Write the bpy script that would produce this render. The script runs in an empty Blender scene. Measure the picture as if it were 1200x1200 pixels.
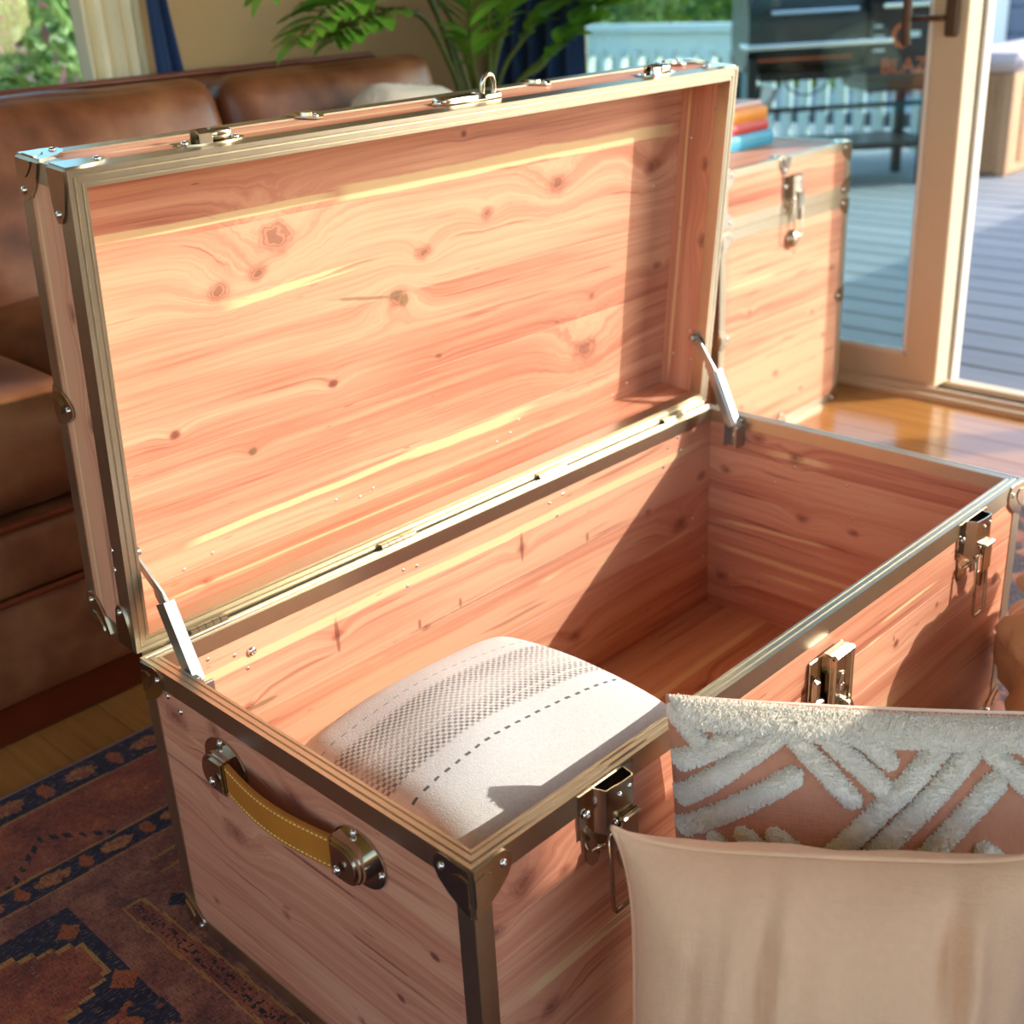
import bpy, math, random
import numpy as np
from mathutils import Vector, Matrix
from mathutils import noise as mnoise
random.seed(7)
sc = bpy.context.scene
col = sc.collection
PI = math.pi

# ------------------------------------------------------------------ camera, sky, sun, exposure
FPX, CX, CY = 1432.83, 586.95, 589.01
cam_d = bpy.data.cameras.new('camera'); cam = bpy.data.objects.new('camera', cam_d); col.objects.link(cam)
cam.location = (-0.45546, -0.52313, 0.89944)
cam.rotation_mode = 'XYZ'; cam.rotation_euler = (1.160719, 0.052365, -0.791243)
cam_d.sensor_width = 36.0; cam_d.lens = 36.0 * FPX / 1200
cam_d.shift_x = (600 - CX) / 1200; cam_d.shift_y = (CY - 600) / 1200
cam_d.clip_start = 0.02
cam_d.dof.use_dof = True; cam_d.dof.focus_distance = 1.10; cam_d.dof.aperture_fstop = 6.3
sc.camera = cam
TO_SUN = Vector((1.17, -1.0, 0.77)).normalized()
world = bpy.data.worlds.new('sky'); sc.world = world; world.use_nodes = True
wn = world.node_tree; wn.nodes.clear()
sky = wn.nodes.new('ShaderNodeTexSky'); sky.sky_type = 'NISHITA'; sky.sun_disc = False
sky.sun_elevation = math.asin(TO_SUN.z); sky.sun_rotation = math.atan2(TO_SUN.x, TO_SUN.y)
bg = wn.nodes.new('ShaderNodeBackground'); bg.inputs['Strength'].default_value = 0.44
wo = wn.nodes.new('ShaderNodeOutputWorld')
wn.links.new(sky.outputs[0], bg.inputs[0]); wn.links.new(bg.outputs[0], wo.inputs[0])
sun_d = bpy.data.lights.new('sun_offscreen', 'SUN'); sun = bpy.data.objects.new('sun_offscreen', sun_d); col.objects.link(sun)
sun_d.energy = 3.5; sun_d.angle = math.radians(0.55); sun_d.color = (1.0, 0.96, 0.88)
sun.rotation_euler = (-TO_SUN).to_track_quat('-Z', 'Y').to_euler(); sun.location = (4, -3, 3)
sc.view_settings.view_transform = 'Standard'; sc.view_settings.look = 'None'
sc.view_settings.gamma = 1.0; sc.view_settings.use_curve_mapping = False
sc.view_settings.exposure = 0.52
sc.cycles.use_denoising = True
sc.cycles.max_bounces = 8; sc.cycles.diffuse_bounces = 4; sc.cycles.glossy_bounces = 4
sc.cycles.transparent_max_bounces = 12; sc.cycles.caustics_reflective = False; sc.cycles.caustics_refractive = False
sc.cycles.sample_clamp_indirect = 6.0

# ------------------------------------------------------------------ mesh helpers
class MB:
    def __init__(s): s.v = []; s.f = []
    def add(s, v, f):
        o = len(s.v); s.v += [tuple(p) for p in v]; s.f += [tuple(i + o for i in q) for q in f]; return s
    def box(s, x0, y0, z0, x1, y1, z1, c=0.0):
        if x0 > x1: x0, x1 = x1, x0
        if y0 > y1: y0, y1 = y1, y0
        if z0 > z1: z0, z1 = z1, z0
        c = min(c, .49 * (x1 - x0), .49 * (y1 - y0), .49 * (z1 - z0))
        if c <= 0:
            v = [(x, y, z) for z in (z0, z1) for y in (y0, y1) for x in (x0, x1)]
            return s.add(v, [(0, 2, 3, 1), (4, 5, 7, 6), (0, 1, 5, 4), (2, 6, 7, 3), (0, 4, 6, 2), (1, 3, 7, 5)])
        lo = (x0, y0, z0); hi = (x1, y1, z1); v = []; idx = {}
        for sx in (0, 1):
            for sy in (0, 1):
                for sz in (0, 1):
                    sg = (sx, sy, sz)
                    for a in range(3):
                        p = []
                        for k in range(3):
                            e = hi[k] if sg[k] else lo[k]
                            if k != a: e += -c if sg[k] else c
                            p.append(e)
                        idx[(sg, a)] = len(v); v.append(p)
        f = []
        def put(q, n):
            a, b, d = (Vector(v[i]) for i in q[:3])
            if (b - a).cross(d - a).dot(Vector(n)) < 0: q = q[::-1]
            f.append(tuple(q))
        for a in range(3):
            b, d = (a + 1) % 3, (a + 2) % 3
            for sa in (0, 1):
                q = []
                for sb, sd in ((0, 0), (1, 0), (1, 1), (0, 1)):
                    sg = [0, 0, 0]; sg[a] = sa; sg[b] = sb; sg[d] = sd; q.append(idx[(tuple(sg), a)])
                n = [0, 0, 0]; n[a] = 2 * sa - 1; put(q, n)
            for sb in (0, 1):
                for sd in (0, 1):
                    g0 = [0, 0, 0]; g1 = [0, 0, 0]; g1[a] = 1
                    for g in (g0, g1): g[b] = sb; g[d] = sd
                    n = [0, 0, 0]; n[b] = 2 * sb - 1; n[d] = 2 * sd - 1
                    put([idx[(tuple(g0), b)], idx[(tuple(g1), b)], idx[(tuple(g1), d)], idx[(tuple(g0), d)]], n)
        for sg in [(x, y, z) for x in (0, 1) for y in (0, 1) for z in (0, 1)]:
            put([idx[(sg, 0)], idx[(sg, 1)], idx[(sg, 2)]], [2 * k - 1 for k in sg])
        return s.add(v, f)
    def tube(s, path, r, n=10, closed=False, flat=None):
        P = [Vector(p) for p in path]; m = len(P); rr = r if hasattr(r, '__len__') else [r] * m
        v = []; f = []; up = None
        for i in range(m):
            a = P[(i - 1) % m] if (closed or i) else P[0]; b = P[(i + 1) % m] if (closed or i < m - 1) else P[-1]
            t = (b - a).normalized()
            if up is None:
                up = t.orthogonal().normalized() if flat is None else Vector(flat)
            up = (up - t * up.dot(t)).normalized(); w = t.cross(up)
            for k in range(n):
                an = 2 * PI * k / n
                v.append(P[i] + (up * math.cos(an) + w * math.sin(an)) * rr[i])
        for i in range(m if closed else m - 1):
            for k in range(n):
                a, b = i * n + k, i * n + (k + 1) % n; c, d = ((i + 1) % m) * n + (k + 1) % n, ((i + 1) % m) * n + k
                f.append((a, b, c, d))
        if not closed:
            f.append(tuple(range(n))[::-1]); f.append(tuple((m - 1) * n + k for k in range(n)))
        return s.add(v, f)
    def band(s, path, w, t, side):
        """flat strap along a path: half-width vector side*w, thickness t"""
        P = [Vector(p) for p in path]; sd = Vector(side).normalized(); v = []; f = []
        for i, p in enumerate(P):
            a = P[max(i - 1, 0)]; b = P[min(i + 1, len(P) - 1)]; tn = (b - a).normalized(); nn = tn.cross(sd).normalized()
            for q, h in ((-w, -t / 2), (w, -t / 2), (w, t / 2), (-w, t / 2)): v.append(p + sd * q + nn * h)
        for i in range(len(P) - 1):
            for k in range(4):
                f.append((i * 4 + k, i * 4 + (k + 1) % 4, i * 4 + 4 + (k + 1) % 4, i * 4 + 4 + k))
        m = (len(P) - 1) * 4; f += [(3, 2, 1, 0), (m, m + 1, m + 2, m + 3)]
        return s.add(v, f)
    def plate(s, O, ea, eb, n, poly, t, h0=0.0):
        """2-D outline (counter-clockwise in ea,eb) extruded by t along n"""
        O = Vector(O); ea = Vector(ea); eb = Vector(eb); n = Vector(n); m = len(poly)
        if ea.cross(eb).dot(n) < 0: poly = poly[::-1]
        A = [O + ea * p[0] + eb * p[1] + n * h0 for p in poly]; B = [q + n * t for q in A]
        return s.add(A + B, [tuple(range(m))[::-1], tuple(range(m, 2 * m))] + [(i, (i + 1) % m, m + (i + 1) % m, m + i) for i in range(m)])
    def lathe(s, O, axis, prof, n=16):
        O = Vector(O); ax = Vector(axis).normalized(); u = ax.orthogonal().normalized(); w = ax.cross(u); v = []; f = []
        for r, h in prof:
            for k in range(n):
                a = 2 * PI * k / n; v.append(O + ax * h + (u * math.cos(a) + w * math.sin(a)) * r)
        m = len(prof)
        for i in range(m - 1):
            for k in range(n): f.append((i * n + k, i * n + (k + 1) % n, (i + 1) * n + (k + 1) % n, (i + 1) * n + k))
        f.append(tuple(range(n))[::-1]); f.append(tuple((m - 1) * n + k for k in range(n)))
        return s.add(v, f)
    def rbox(s, c, size, r, n=10, bulge=(0, 0, 0), fn=None):
        """soft box: rounded edges r, faces bulged out"""
        hx, hy, hz = [q / 2 for q in size]; H = (hx, hy, hz); v = []; f = []; key = {}
        ts = [math.sin(PI / 2 * (-1 + 2 * i / n)) for i in range(n + 1)]
        def vert(p):
            k = tuple(round(q, 5) for q in p)
            if k in key: return key[k]
            q = Vector((p[0] * H[0], p[1] * H[1], p[2] * H[2]))
            inn = Vector([max(-(H[i] - r), min(H[i] - r, q[i])) for i in range(3)])
            d = q - inn
            if d.length > 1e-9: q = inn + d.normalized() * r
            w = [1 - p[i] ** 2 for i in range(3)]
            q += Vector((p[0] * bulge[0] * w[1] * w[2], p[1] * bulge[1] * w[0] * w[2], p[2] * bulge[2] * w[0] * w[1]))
            if fn: q = fn(q, p)
            key[k] = len(v); v.append(Vector(c) + q); return key[k]
        for a in range(3):
            b, d = (a + 1) % 3, (a + 2) % 3
            for sg in (-1, 1):
                for i in range(n):
                    for j in range(n):
                        q = []
                        for di, dj in ((0, 0), (1, 0), (1, 1), (0, 1)):
                            p = [0, 0, 0]; p[a] = sg; p[b] = ts[i + di]; p[d] = ts[j + dj]; q.append(vert(p))
                        f.append(tuple(q if sg > 0 else q[::-1]))
        return s.add(v, f)

def link(o, parent=None, M=None):
    col.objects.link(o)
    if parent is not None: o.parent = parent
    if M is not None: o.matrix_basis = M
    return o
def mesh(name, mb, mat, sharp=35):
    me = bpy.data.meshes.new(name); me.from_pydata(mb.v, [], mb.f); me.materials.append(mat)
    if sharp is not None:
        me.shade_smooth()
        if sharp < 170: me.set_sharp_from_angle(angle=math.radians(sharp))
    me.update(); return me
def obj(name, mb, mat, parent=None, M=None, sharp=35):
    return link(bpy.data.objects.new(name, mesh(name, mb, mat, sharp)), parent, M)
def use(name, me, parent=None, M=None): return link(bpy.data.objects.new(name, me), parent, M)
def tag(o, label, cat, group=None, kind=None):
    if label: o['label'] = label
    if cat: o['category'] = cat
    if group: o['group'] = group
    if kind: o['kind'] = kind
    return o
def thing(name, label, cat, loc=(0, 0, 0), rz=0, group=None):
    o = bpy.data.objects.new(name, None); col.objects.link(o); o.location = loc; o.rotation_euler = (0, 0, rz)
    o.empty_display_size = .05; return tag(o, label, cat, group)
def struct(o): o['kind'] = 'structure'; return o

# ------------------------------------------------------------------ node helpers
class S:
    def __init__(s, nt, so): s.nt = nt; s.so = so
    def m(s, op, *a):
        nd = s.nt.nodes.new('ShaderNodeMath'); nd.operation = op
        for i, x in enumerate((s,) + a):
            if isinstance(x, S): s.nt.links.new(x.so, nd.inputs[i])
            else: nd.inputs[i].default_value = x
        return S(s.nt, nd.outputs[0])
    def __add__(s, o): return s.m('ADD', o)
    def __radd__(s, o): return s.m('ADD', o)
    def __sub__(s, o): return s.m('SUBTRACT', o)
    def __rsub__(s, o): return (s * -1.0) + o
    def __mul__(s, o): return s.m('MULTIPLY', o)
    def __rmul__(s, o): return s.m('MULTIPLY', o)
    def __truediv__(s, o): return s.m('DIVIDE', o)
    def lt(s, o): return s.m('LESS_THAN', o)
    def gt(s, o): return s.m('GREATER_THAN', o)
    def abs(s): return s.m('ABSOLUTE')
    def min(s, o): return s.m('MINIMUM', o)
    def max(s, o): return s.m('MAXIMUM', o)
    def clamp(s):
        r = s.m('ADD', 0.0); r.so.node.use_clamp = True; return r
    def step(s, a, b):   # smooth 0..1 between a and b
        nd = s.nt.nodes.new('ShaderNodeMapRange'); nd.interpolation_type = 'SMOOTHSTEP'
        s.nt.links.new(s.so, nd.inputs[0]); nd.inputs[1].default_value = a; nd.inputs[2].default_value = b
        return S(s.nt, nd.outputs[0])
    def between(s, a, b): return s.gt(a) * s.lt(b)
def vec(nt, *a):
    nd = nt.nodes.new('ShaderNodeCombineXYZ')
    for i, x in enumerate(a):
        if isinstance(x, S): nt.links.new(x.so, nd.inputs[i])
        else: nd.inputs[i].default_value = x
    return S(nt, nd.outputs[0])
def noise(nt, v, scale=1.0, detail=2.0, rough=.5, dist=0.0):
    nd = nt.nodes.new('ShaderNodeTexNoise'); nt.links.new(v.so, nd.inputs['Vector'])
    nd.inputs['Scale'].default_value = scale; nd.inputs['Detail'].default_value = detail
    nd.inputs['Roughness'].default_value = rough; nd.inputs['Distortion'].default_value = dist
    return S(nt, nd.outputs[0])
def voro(nt, v, scale, feat='F1'):
    nd = nt.nodes.new('ShaderNodeTexVoronoi'); nd.feature = feat; nt.links.new(v.so, nd.inputs['Vector']); nd.inputs['Scale'].default_value = scale
    return S(nt, nd.outputs[0])
def mixc(nt, fac, a, b, mode='MIX'):
    nd = nt.nodes.new('ShaderNodeMix'); nd.data_type = 'RGBA'; nd.blend_type = mode
    for so, x in ((nd.inputs[0], fac), (nd.inputs[6], a), (nd.inputs[7], b)):
        if isinstance(x, S): nt.links.new(x.so, so)
        elif isinstance(x, (int, float)): so.default_value = x
        else: so.default_value = (*x[:3], 1)
    return S(nt, nd.outputs[2])
def ramp(nt, f, stops):
    nd = nt.nodes.new('ShaderNodeValToRGB'); nt.links.new(f.so, nd.inputs[0]); cr = nd.color_ramp
    while len(cr.elements) < len(stops): cr.elements.new(.5)
    for e, (p, c) in zip(cr.elements, stops): e.position = p; e.color = (*c, 1)
    return S(nt, nd.outputs[0])
def newmat(name):
    m = bpy.data.materials.new(name); m.use_nodes = True; nt = m.node_tree
    return m, nt, nt.nodes['Principled BSDF']
def xyz(nt, kind='Object'):
    tc = nt.nodes.new('ShaderNodeTexCoord'); sp = nt.nodes.new('ShaderNodeSeparateXYZ'); nt.links.new(tc.outputs[kind], sp.inputs[0])
    return [S(nt, o) for o in sp.outputs], S(nt, tc.outputs[kind])
def setc(nt, p, name, x):
    if isinstance(x, S): nt.links.new(x.so, p.inputs[name])
    elif isinstance(x, (int, float)): p.inputs[name].default_value = x
    else: p.inputs[name].default_value = (*x[:3], 1)
def bump(nt, p, h, strength=.3, dist=.001):
    nd = nt.nodes.new('ShaderNodeBump'); nd.inputs['Strength'].default_value = strength; nd.inputs['Distance'].default_value = dist
    nt.links.new(h.so, nd.inputs['Height']); nt.links.new(nd.outputs[0], p.inputs['Normal'])
def lin(r, g, b): return tuple(((c / 255 + .055) / 1.055) ** 2.4 if c > 10 else c / 255 / 12.92 for c in (r, g, b))
def plain(name, c, rough=.5, metal=0.0, var=.12, vs=30., bs=0.0, bscale=200., spec=None, coat=0.0):
    m, nt, p = newmat(name); (x, y, z), v = xyz(nt)
    n = noise(nt, v, vs, 3)
    setc(nt, p, 'Base Color', mixc(nt, n, tuple(k * (1 - var) for k in c), tuple(min(1, k * (1 + var)) for k in c)))
    setc(nt, p, 'Roughness', n * (.02 if metal > .5 else .12) + (rough - (.01 if metal > .5 else .06))); p.inputs['Metallic'].default_value = metal
    if coat: p.inputs['Coat Weight'].default_value = coat; p.inputs['Coat Roughness'].default_value = .15
    if bs: bump(nt, p, noise(nt, v, bscale, 2), bs, .001)
    return m

def cedar(name, knots=(), streaks=(), red=0.0, scars=()):
    """knots (u,v,size,warp) ; streaks (v0,halfwidth,u0,u1,slope)"""
    m, nt, p = newmat(name)
    uvn = nt.nodes.new('ShaderNodeUVMap'); uvn.uv_map = 'grain'
    sp = nt.nodes.new('ShaderNodeSeparateXYZ'); nt.links.new(uvn.outputs[0], sp.inputs[0])
    u, v = S(nt, sp.outputs[0]), S(nt, sp.outputs[1])
    at = nt.nodes.new('ShaderNodeAttribute'); at.attribute_name = 'plank'; seed = S(nt, at.outputs['Fac'])
    h = v + (noise(nt, vec(nt, u * 1.8, v * 7.0, seed), 1.0, 2) - .5) * .022
    core = None
    if knots:
        wob = noise(nt, vec(nt, u * 60, v * 60, 2.0), 1.0, 2); wob2 = noise(nt, vec(nt, u * 50, v * 70, 9.0), 1.0, 2)
    for (ku, kv, ks, kw) in knots:
        d = vec(nt, (u - ku + (wob - .5) * ks) * (1 / (ks * 1.5)), (v - kv + (wob2 - .5) * ks * .9) * (1 / ks), 0.0)
        dp = nt.nodes.new('ShaderNodeVectorMath'); dp.operation = 'DOT_PRODUCT'
        nt.links.new(d.so, dp.inputs[0]); nt.links.new(d.so, dp.inputs[1]); r2 = S(nt, dp.outputs['Value'])
        h = h + (r2 * -.40).m('EXPONENT') * (kw * ks * 1.15)
        g = (r2 * -3.2).m('EXPONENT'); core = g if core is None else core.max(g)
    n1 = noise(nt, vec(nt, u * 1.1, h * 46.0, seed * 3.1), 1.0, 3, .6)
    n2 = noise(nt, vec(nt, u * 5.0, h * 230.0, seed * 1.7), 1.0, 3, .65)
    n3 = noise(nt, vec(nt, u * 2.0, h * 11.0, seed * 5.3), 1.0, 2)
    t = n1 * .56 + n2 * .36 + n3 * .36 + (seed.m('FRACT') - .5) * .13 - .015
    r = red
    c = ramp(nt, t, [(.37, lin(150 - 16 * r, 84 - 22 * r, 68 - 28 * r)), (.50, lin(196 - 20 * r, 129 - 30 * r, 104 - 46 * r)),
                     (.60, lin(216 - 24 * r, 153 - 36 * r, 126 - 58 * r)), (.74, lin(230 - 20 * r, 177 - 34 * r, 147 - 60 * r))])
    sap = noise(nt, vec(nt, u * .9, h * 15.0, seed * 9.7 + 3.0), 1.0, 2).step(.70, .76) * .55
    for (v0, hw, u0, u1, sl) in streaks:
        wob = (noise(nt, vec(nt, u * 7.0, v0 * 50, 1.0), 1.0, 3) - .5) * (hw * 1.6)
        dd = (v - v0 - (u - u0) * sl + wob).abs()
        mk = (1.0 - dd.step(hw * .75, hw * 1.15)) * u.step(u0 - .004, u0 + .03) * (1.0 - u.step(u1 - .05, u1 + .004))
        sap = sap.max(mk * .92)
    c = mixc(nt, sap, c, lin(236, 202, 150))
    if core is not None:
        rg = ((core + n1 * .25) * 26.0).m('SINE') * .5 + .5
        c = mixc(nt, core.step(.01, .7) * (rg * .26 + .38), c, lin(134, 68, 54)); c = mixc(nt, core.step(.80, 1.0) * .55, c, lin(118, 70, 52))
    for (su, sv, hu, hv, sc_c) in scars:
        a = noise(nt, vec(nt, u * 90, v * 130, su * 9), 1.0, 2) - .5
        rr = ((u - su) / hu).m('POWER', 2.0) + ((v - sv - (u - su) * (-.18 if hu > .03 and hv < .004 and sv > .22 else 0.0)) / hv).m('POWER', 2.0) + a * 1.2
        c = mixc(nt, (1.0 - rr.step(.30, 1.2)) * .66, c, sc_c)
    dk = noise(nt, vec(nt, u * 5.0, h * 105.0, seed * 4.1 + 1.0), 1.0, 2).step(.63, .73) * .55
    c = mixc(nt, dk, c, lin(142, 70, 56))
    # small dark flecks
    fl = noise(nt, vec(nt, u * 26.0, h * 160.0, seed * 2.3), 1.0, 1).step(.76, .80) * .5
    c = mixc(nt, fl, c, lin(120, 62, 46))
    setc(nt, p, 'Base Color', c); setc(nt, p, 'Roughness', n2 * .14 + .36)
    p.inputs['Specular IOR Level'].default_value = .4
    bump(nt, p, n2 * .6 + n1 * .4, .10, .0008)
    return m

def plank(name, box, ax, mat, parent, M=None, seed=None, org=(0, 0, 0), chamf=.0004):
    """one board; ax=(grain axis, across axis); the texture runs in panel coordinates"""
    mb = MB().box(*box, c=chamf); me = mesh(name, mb, mat, None)
    uv = me.uv_layers.new(name='grain'); co = mb.v
    for l in me.loops:
        q = co[l.vertex_index]; uv.data[l.index].uv = (q[ax[0]] - org[ax[0]], q[ax[1]] - org[ax[1]])
    at = me.attributes.new('plank', 'FLOAT', 'POINT'); s = random.uniform(0, 30) if seed is None else seed
    at.data.foreach_set('value', [s] * len(co))
    return use(name, me, parent, M)

# ------------------------------------------------------------------ materials
M = {}
M['trim'] = plain('bronze_trim', (.55, .49, .37), .33, 1.0, .06, 60)
M['brass'] = plain('polished_fitting', (.60, .53, .41), .17, 1.0, .05, 80)
M['nickel'] = plain('bright_rivet', (.78, .76, .72), .16, 1.0, .05, 80)
M['steel'] = plain('zinc_stay', (.44, .48, .47), .34, 1.0, .06, 90)
M['strap'] = plain('tan_leather', lin(190, 122, 40), .5, 0, .15, 40, .15, 500)
M['thread'] = plain('stitch_thread', lin(248, 214, 130), .7)
def leather():
    m, nt, p = newmat('brown_leather'); (x, y, z), v = xyz(nt)
    n = noise(nt, v, 5.0, 4, .6); n2 = noise(nt, v, 22.0, 3)
    c = ramp(nt, n * .75 + n2 * .25, [(.30, lin(78, 42, 24)), (.5, lin(126, 76, 46)), (.7, lin(162, 112, 74))])
    setc(nt, p, 'Base Color', c); setc(nt, p, 'Roughness', n2 * .2 + .26); p.inputs['Specular IOR Level'].default_value = .55
    bump(nt, p, voro(nt, v, 420.0) * .5 + n * 1.2 + noise(nt, v, 60, 3) * .4, .22, .0015); return m
M['leather'] = leather()
M['piping'] = plain('leather_piping', lin(112, 50, 24), .32, 0, .2, 40)
M['plinth'] = plain('sofa_wood', lin(92, 34, 14), .3, 0, .25, 20)
M['wall'] = plain('tan_wall', lin(206, 174, 126), .85, 0, .03, 3, .06, 300)
M['ceil'] = plain('white_ceiling', (.78, .74, .66), .9, 0, .03, 3)
M['frame'] = plain('door_frame_vinyl', lin(222, 200, 166), .4, 0, .03, 10)
M['frame_white'] = plain('white_jamb', lin(240, 234, 220), .45, 0, .03, 10)
M['rubber'] = plain('black_seal', (.03, .03, .028), .6)
M['handle'] = plain('brown_handle', lin(88, 58, 34), .4)
def fabric(name, c, wsc=900., var=.18, rough=.9, bs=.35, sheen=.2):
    m, nt, p = newmat(name); (x, y, z), v = xyz(nt)
    w = noise(nt, vec(nt, x * wsc * .06, y * wsc * .5, z * wsc * .5), 1.0, 1) + noise(nt, vec(nt, x * wsc * .5, y * wsc * .06, z * wsc * .5), 1.0, 1)
    n = noise(nt, v, 9.0, 3)
    k = n * .6 + noise(nt, v, 160.0, 2) * .4
    setc(nt, p, 'Base Color', mixc(nt, k, tuple(q * (1 - var) for q in c), tuple(min(1, q * (1 + var)) for q in c)))
    p.inputs['Roughness'].default_value = rough; p.inputs['Sheen Weight'].default_value = sheen
    bump(nt, p, w, bs, .0008); return m
M['navy'] = fabric('navy_curtain', lin(42, 72, 118), 700)
M['cream_curtain'] = fabric('cream_curtain', lin(250, 242, 212), 700, .04)
M['cream'] = fabric('cream_boucle', lin(236, 226, 204), 300, .08, .95, .8)
M['peach'] = fabric('peach_linen', lin(242, 196, 154), 900, .14, .9, .6)
M['terra'] = fabric('terracotta_weave', lin(206, 142, 110), 1100, .22, .95, 1.0)
M['tuft'] = fabric('white_tuft', lin(250, 240, 220), 500, .05, 1.0, .4, .4)
M['tanbag'] = fabric('tan_cloth', lin(232, 196, 148), 900, .15)
def leafmat(name, a, b):
    m, nt, p = newmat(name); (x, y, z), v = xyz(nt)
    oi = nt.nodes.new('ShaderNodeObjectInfo'); rnd = S(nt, oi.outputs['Random'])
    k = (noise(nt, v, 60, 2) * .5 + rnd * .5).clamp()
    setc(nt, p, 'Base Color', mixc(nt, k, a, b)); p.inputs['Roughness'].default_value = .35
    p.inputs['Transmission Weight'].default_value = 0; p.inputs['Subsurface Weight'].default_value = 0
    return m
M['leaf'] = leafmat('plant_leaf', lin(60, 136, 34), lin(150, 202, 72))
M['stem'] = plain('plant_stem', lin(96, 112, 40), .45, 0, .3, 60)
def shrubmat(name, stops, rough=.6):
    m, nt, p = newmat(name)
    at = nt.nodes.new('ShaderNodeAttribute'); at.attribute_name = 'tone'
    setc(nt, p, 'Base Color', ramp(nt, S(nt, at.outputs['Fac']), stops)); p.inputs['Roughness'].default_value = rough
    return m
M['shrub'] = shrubmat('garden_leaf', [(0, lin(66, 98, 34)), (.4, lin(128, 158, 64)), (.75, lin(184, 198, 102)), (1, lin(220, 218, 178))])
M['pink'] = shrubmat('pink_petal', [(0, lin(226, 120, 160)), (.6, lin(236, 160, 184)), (1, lin(240, 220, 215))])
M['glass'] = None
def glass():
    m = bpy.data.materials.new('tinted_door_glass'); m.use_nodes = True; nt = m.node_tree; nt.nodes.clear()
    o = nt.nodes.new('ShaderNodeOutputMaterial'); t = nt.nodes.new('ShaderNodeBsdfTransparent'); g = nt.nodes.new('ShaderNodeBsdfGlossy')
    f = nt.nodes.new('ShaderNodeFresnel'); f.inputs[0].default_value = 1.5; mx = nt.nodes.new('ShaderNodeMixShader')
    t.inputs[0].default_value = (.78, .93, .92, 1); g.inputs[0].default_value = (.9, 1, .98, 1); g.inputs['Roughness'].default_value = .02
    nt.links.new(f.outputs[0], mx.inputs[0]); nt.links.new(t.outputs[0], mx.inputs[1]); nt.links.new(g.outputs[0], mx.inputs[2]); nt.links.new(mx.outputs[0], o.inputs[0]); return m
M['glass'] = glass()
def floormat(name, a, b, rough, sc_=1.0):
    m, nt, p = newmat(name)
    uvn = nt.nodes.new('ShaderNodeUVMap'); uvn.uv_map = 'grain'; sp = nt.nodes.new('ShaderNodeSeparateXYZ'); nt.links.new(uvn.outputs[0], sp.inputs[0])
    u, v = S(nt, sp.outputs[0]), S(nt, sp.outputs[1])
    at = nt.nodes.new('ShaderNodeAttribute'); at.attribute_name = 'plank'; seed = S(nt, at.outputs['Fac'])
    n = noise(nt, vec(nt, u * 2.5 * sc_, v * 60 * sc_, seed), 1.0, 4, .6); n2 = noise(nt, vec(nt, u * 9 * sc_, v * 240 * sc_, seed), 1, 2)
    setc(nt, p, 'Base Color', mixc(nt, (n * .9 + n2 * .4 + (seed.m('FRACT') - .5) * .3 - .15).clamp(), a, b))
    setc(nt, p, 'Roughness', n2 * .1 + rough); bump(nt, p, n2, .08, .0008); return m
M['floor'] = floormat('oak_floor', lin(146, 94, 40), lin(204, 146, 78), .14)
M['deck'] = floormat('grey_deck_board', lin(146, 146, 148), lin(180, 180, 180), .6, .6)
M['white_wood'] = plain('white_painted_rail', lin(244, 248, 240), .5, 0, .05, 20)
M['grill'] = plain('grill_black_steel', lin(44, 52, 54), .35, .3, .15, 12)
M['grill_dark'] = plain('grill_dark_steel', lin(26, 30, 36), .4, .3, .15, 12)
M['grill_chrome'] = plain('grill_polished_edge', (.75, .76, .74), .22, 1.0, .05, 20)
M['orange_print'] = plain('orange_print', lin(228, 104, 48), .5)
M['white_print'] = plain('white_print', lin(226, 230, 228), .5)
M['grey_paint'] = plain('grey_paint', lin(120, 142, 146), .6, 0, .08, 8)
M['grey_dark'] = plain('grey_siding', lin(104, 116, 132), .6, 0, .1, 8)
M['tan_plastic'] = plain('tan_resin', lin(196, 156, 118), .6, 0, .08, 25)
M['lav_plastic'] = plain('pale_resin_lid', lin(214, 200, 196), .6, 0, .06, 25)
M['card'] = plain('cardboard', lin(214, 186, 132), .8, 0, .08, 25)
M['olive'] = plain('olive_canvas', lin(126, 124, 56), .8, 0, .1, 25)

# ================================================================== THE ROOM
RX, RY, WX, WY, CZ = 2.0, 1.92, -2.9, -3.0, 2.5     # right / back / left / front / ceiling planes
floor_o = struct(obj('floor', MB().box(WX, WY, -.06, RX + .12, RY + .1, -.019), M['floor']))
# oak boards along y
nb = 0; xw = .088; x = -1.35
while x < RX - .001:
    x1 = min(x + xw, RX); y = .0 - random.uniform(0, .9)
    while y < RY:
        y1 = min(y + 1.1, RY); y0 = max(y, -.5)
        if y1 > -.45: plank('floor_board', (x, y0, -.019, x1, y1, -.006), (1, 0), M['floor'], floor_o, chamf=.0012)
        y += 1.1
    x = x1
def wall_with_hole(name, axis, pos, th, a0, a1, h0, h1, z1):
    """wall in plane axis=pos ; hole a0..a1 x h0..h1 along the other axis"""
    mb = MB(); lo, hi = (WY, RY) if axis == 0 else (WX, RX)
    def put(a, b, c, d):
        if b - a > .001 and d - c > .001:
            mb.box(*((pos, a, c, pos + th, b, d) if axis == 0 else (a, pos, c, b, pos + th, d)))
    put(lo, a0, -.06, z1); put(a1, hi, -.06, z1); put(a0, a1, -.06, h0); put(a0, a1, h1, z1)
    return struct(obj(name, mb, M['wall'], sharp=None))
wall_with_hole('wall_right', 0, RX, .12, -1.75, 1.72, -.045, 2.15, CZ)
wall_with_hole('wall_back', 1, RY, .12, -.9, .91, .62, 2.1, CZ)
wall_with_hole('wall_left', 0, WX - .12, .12, -2.2, .9, .5, 2.2, CZ)
wall_with_hole('wall_front', 1, WY - .12, .12, -2.2, 1.2, .5, 2.2, CZ)
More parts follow.
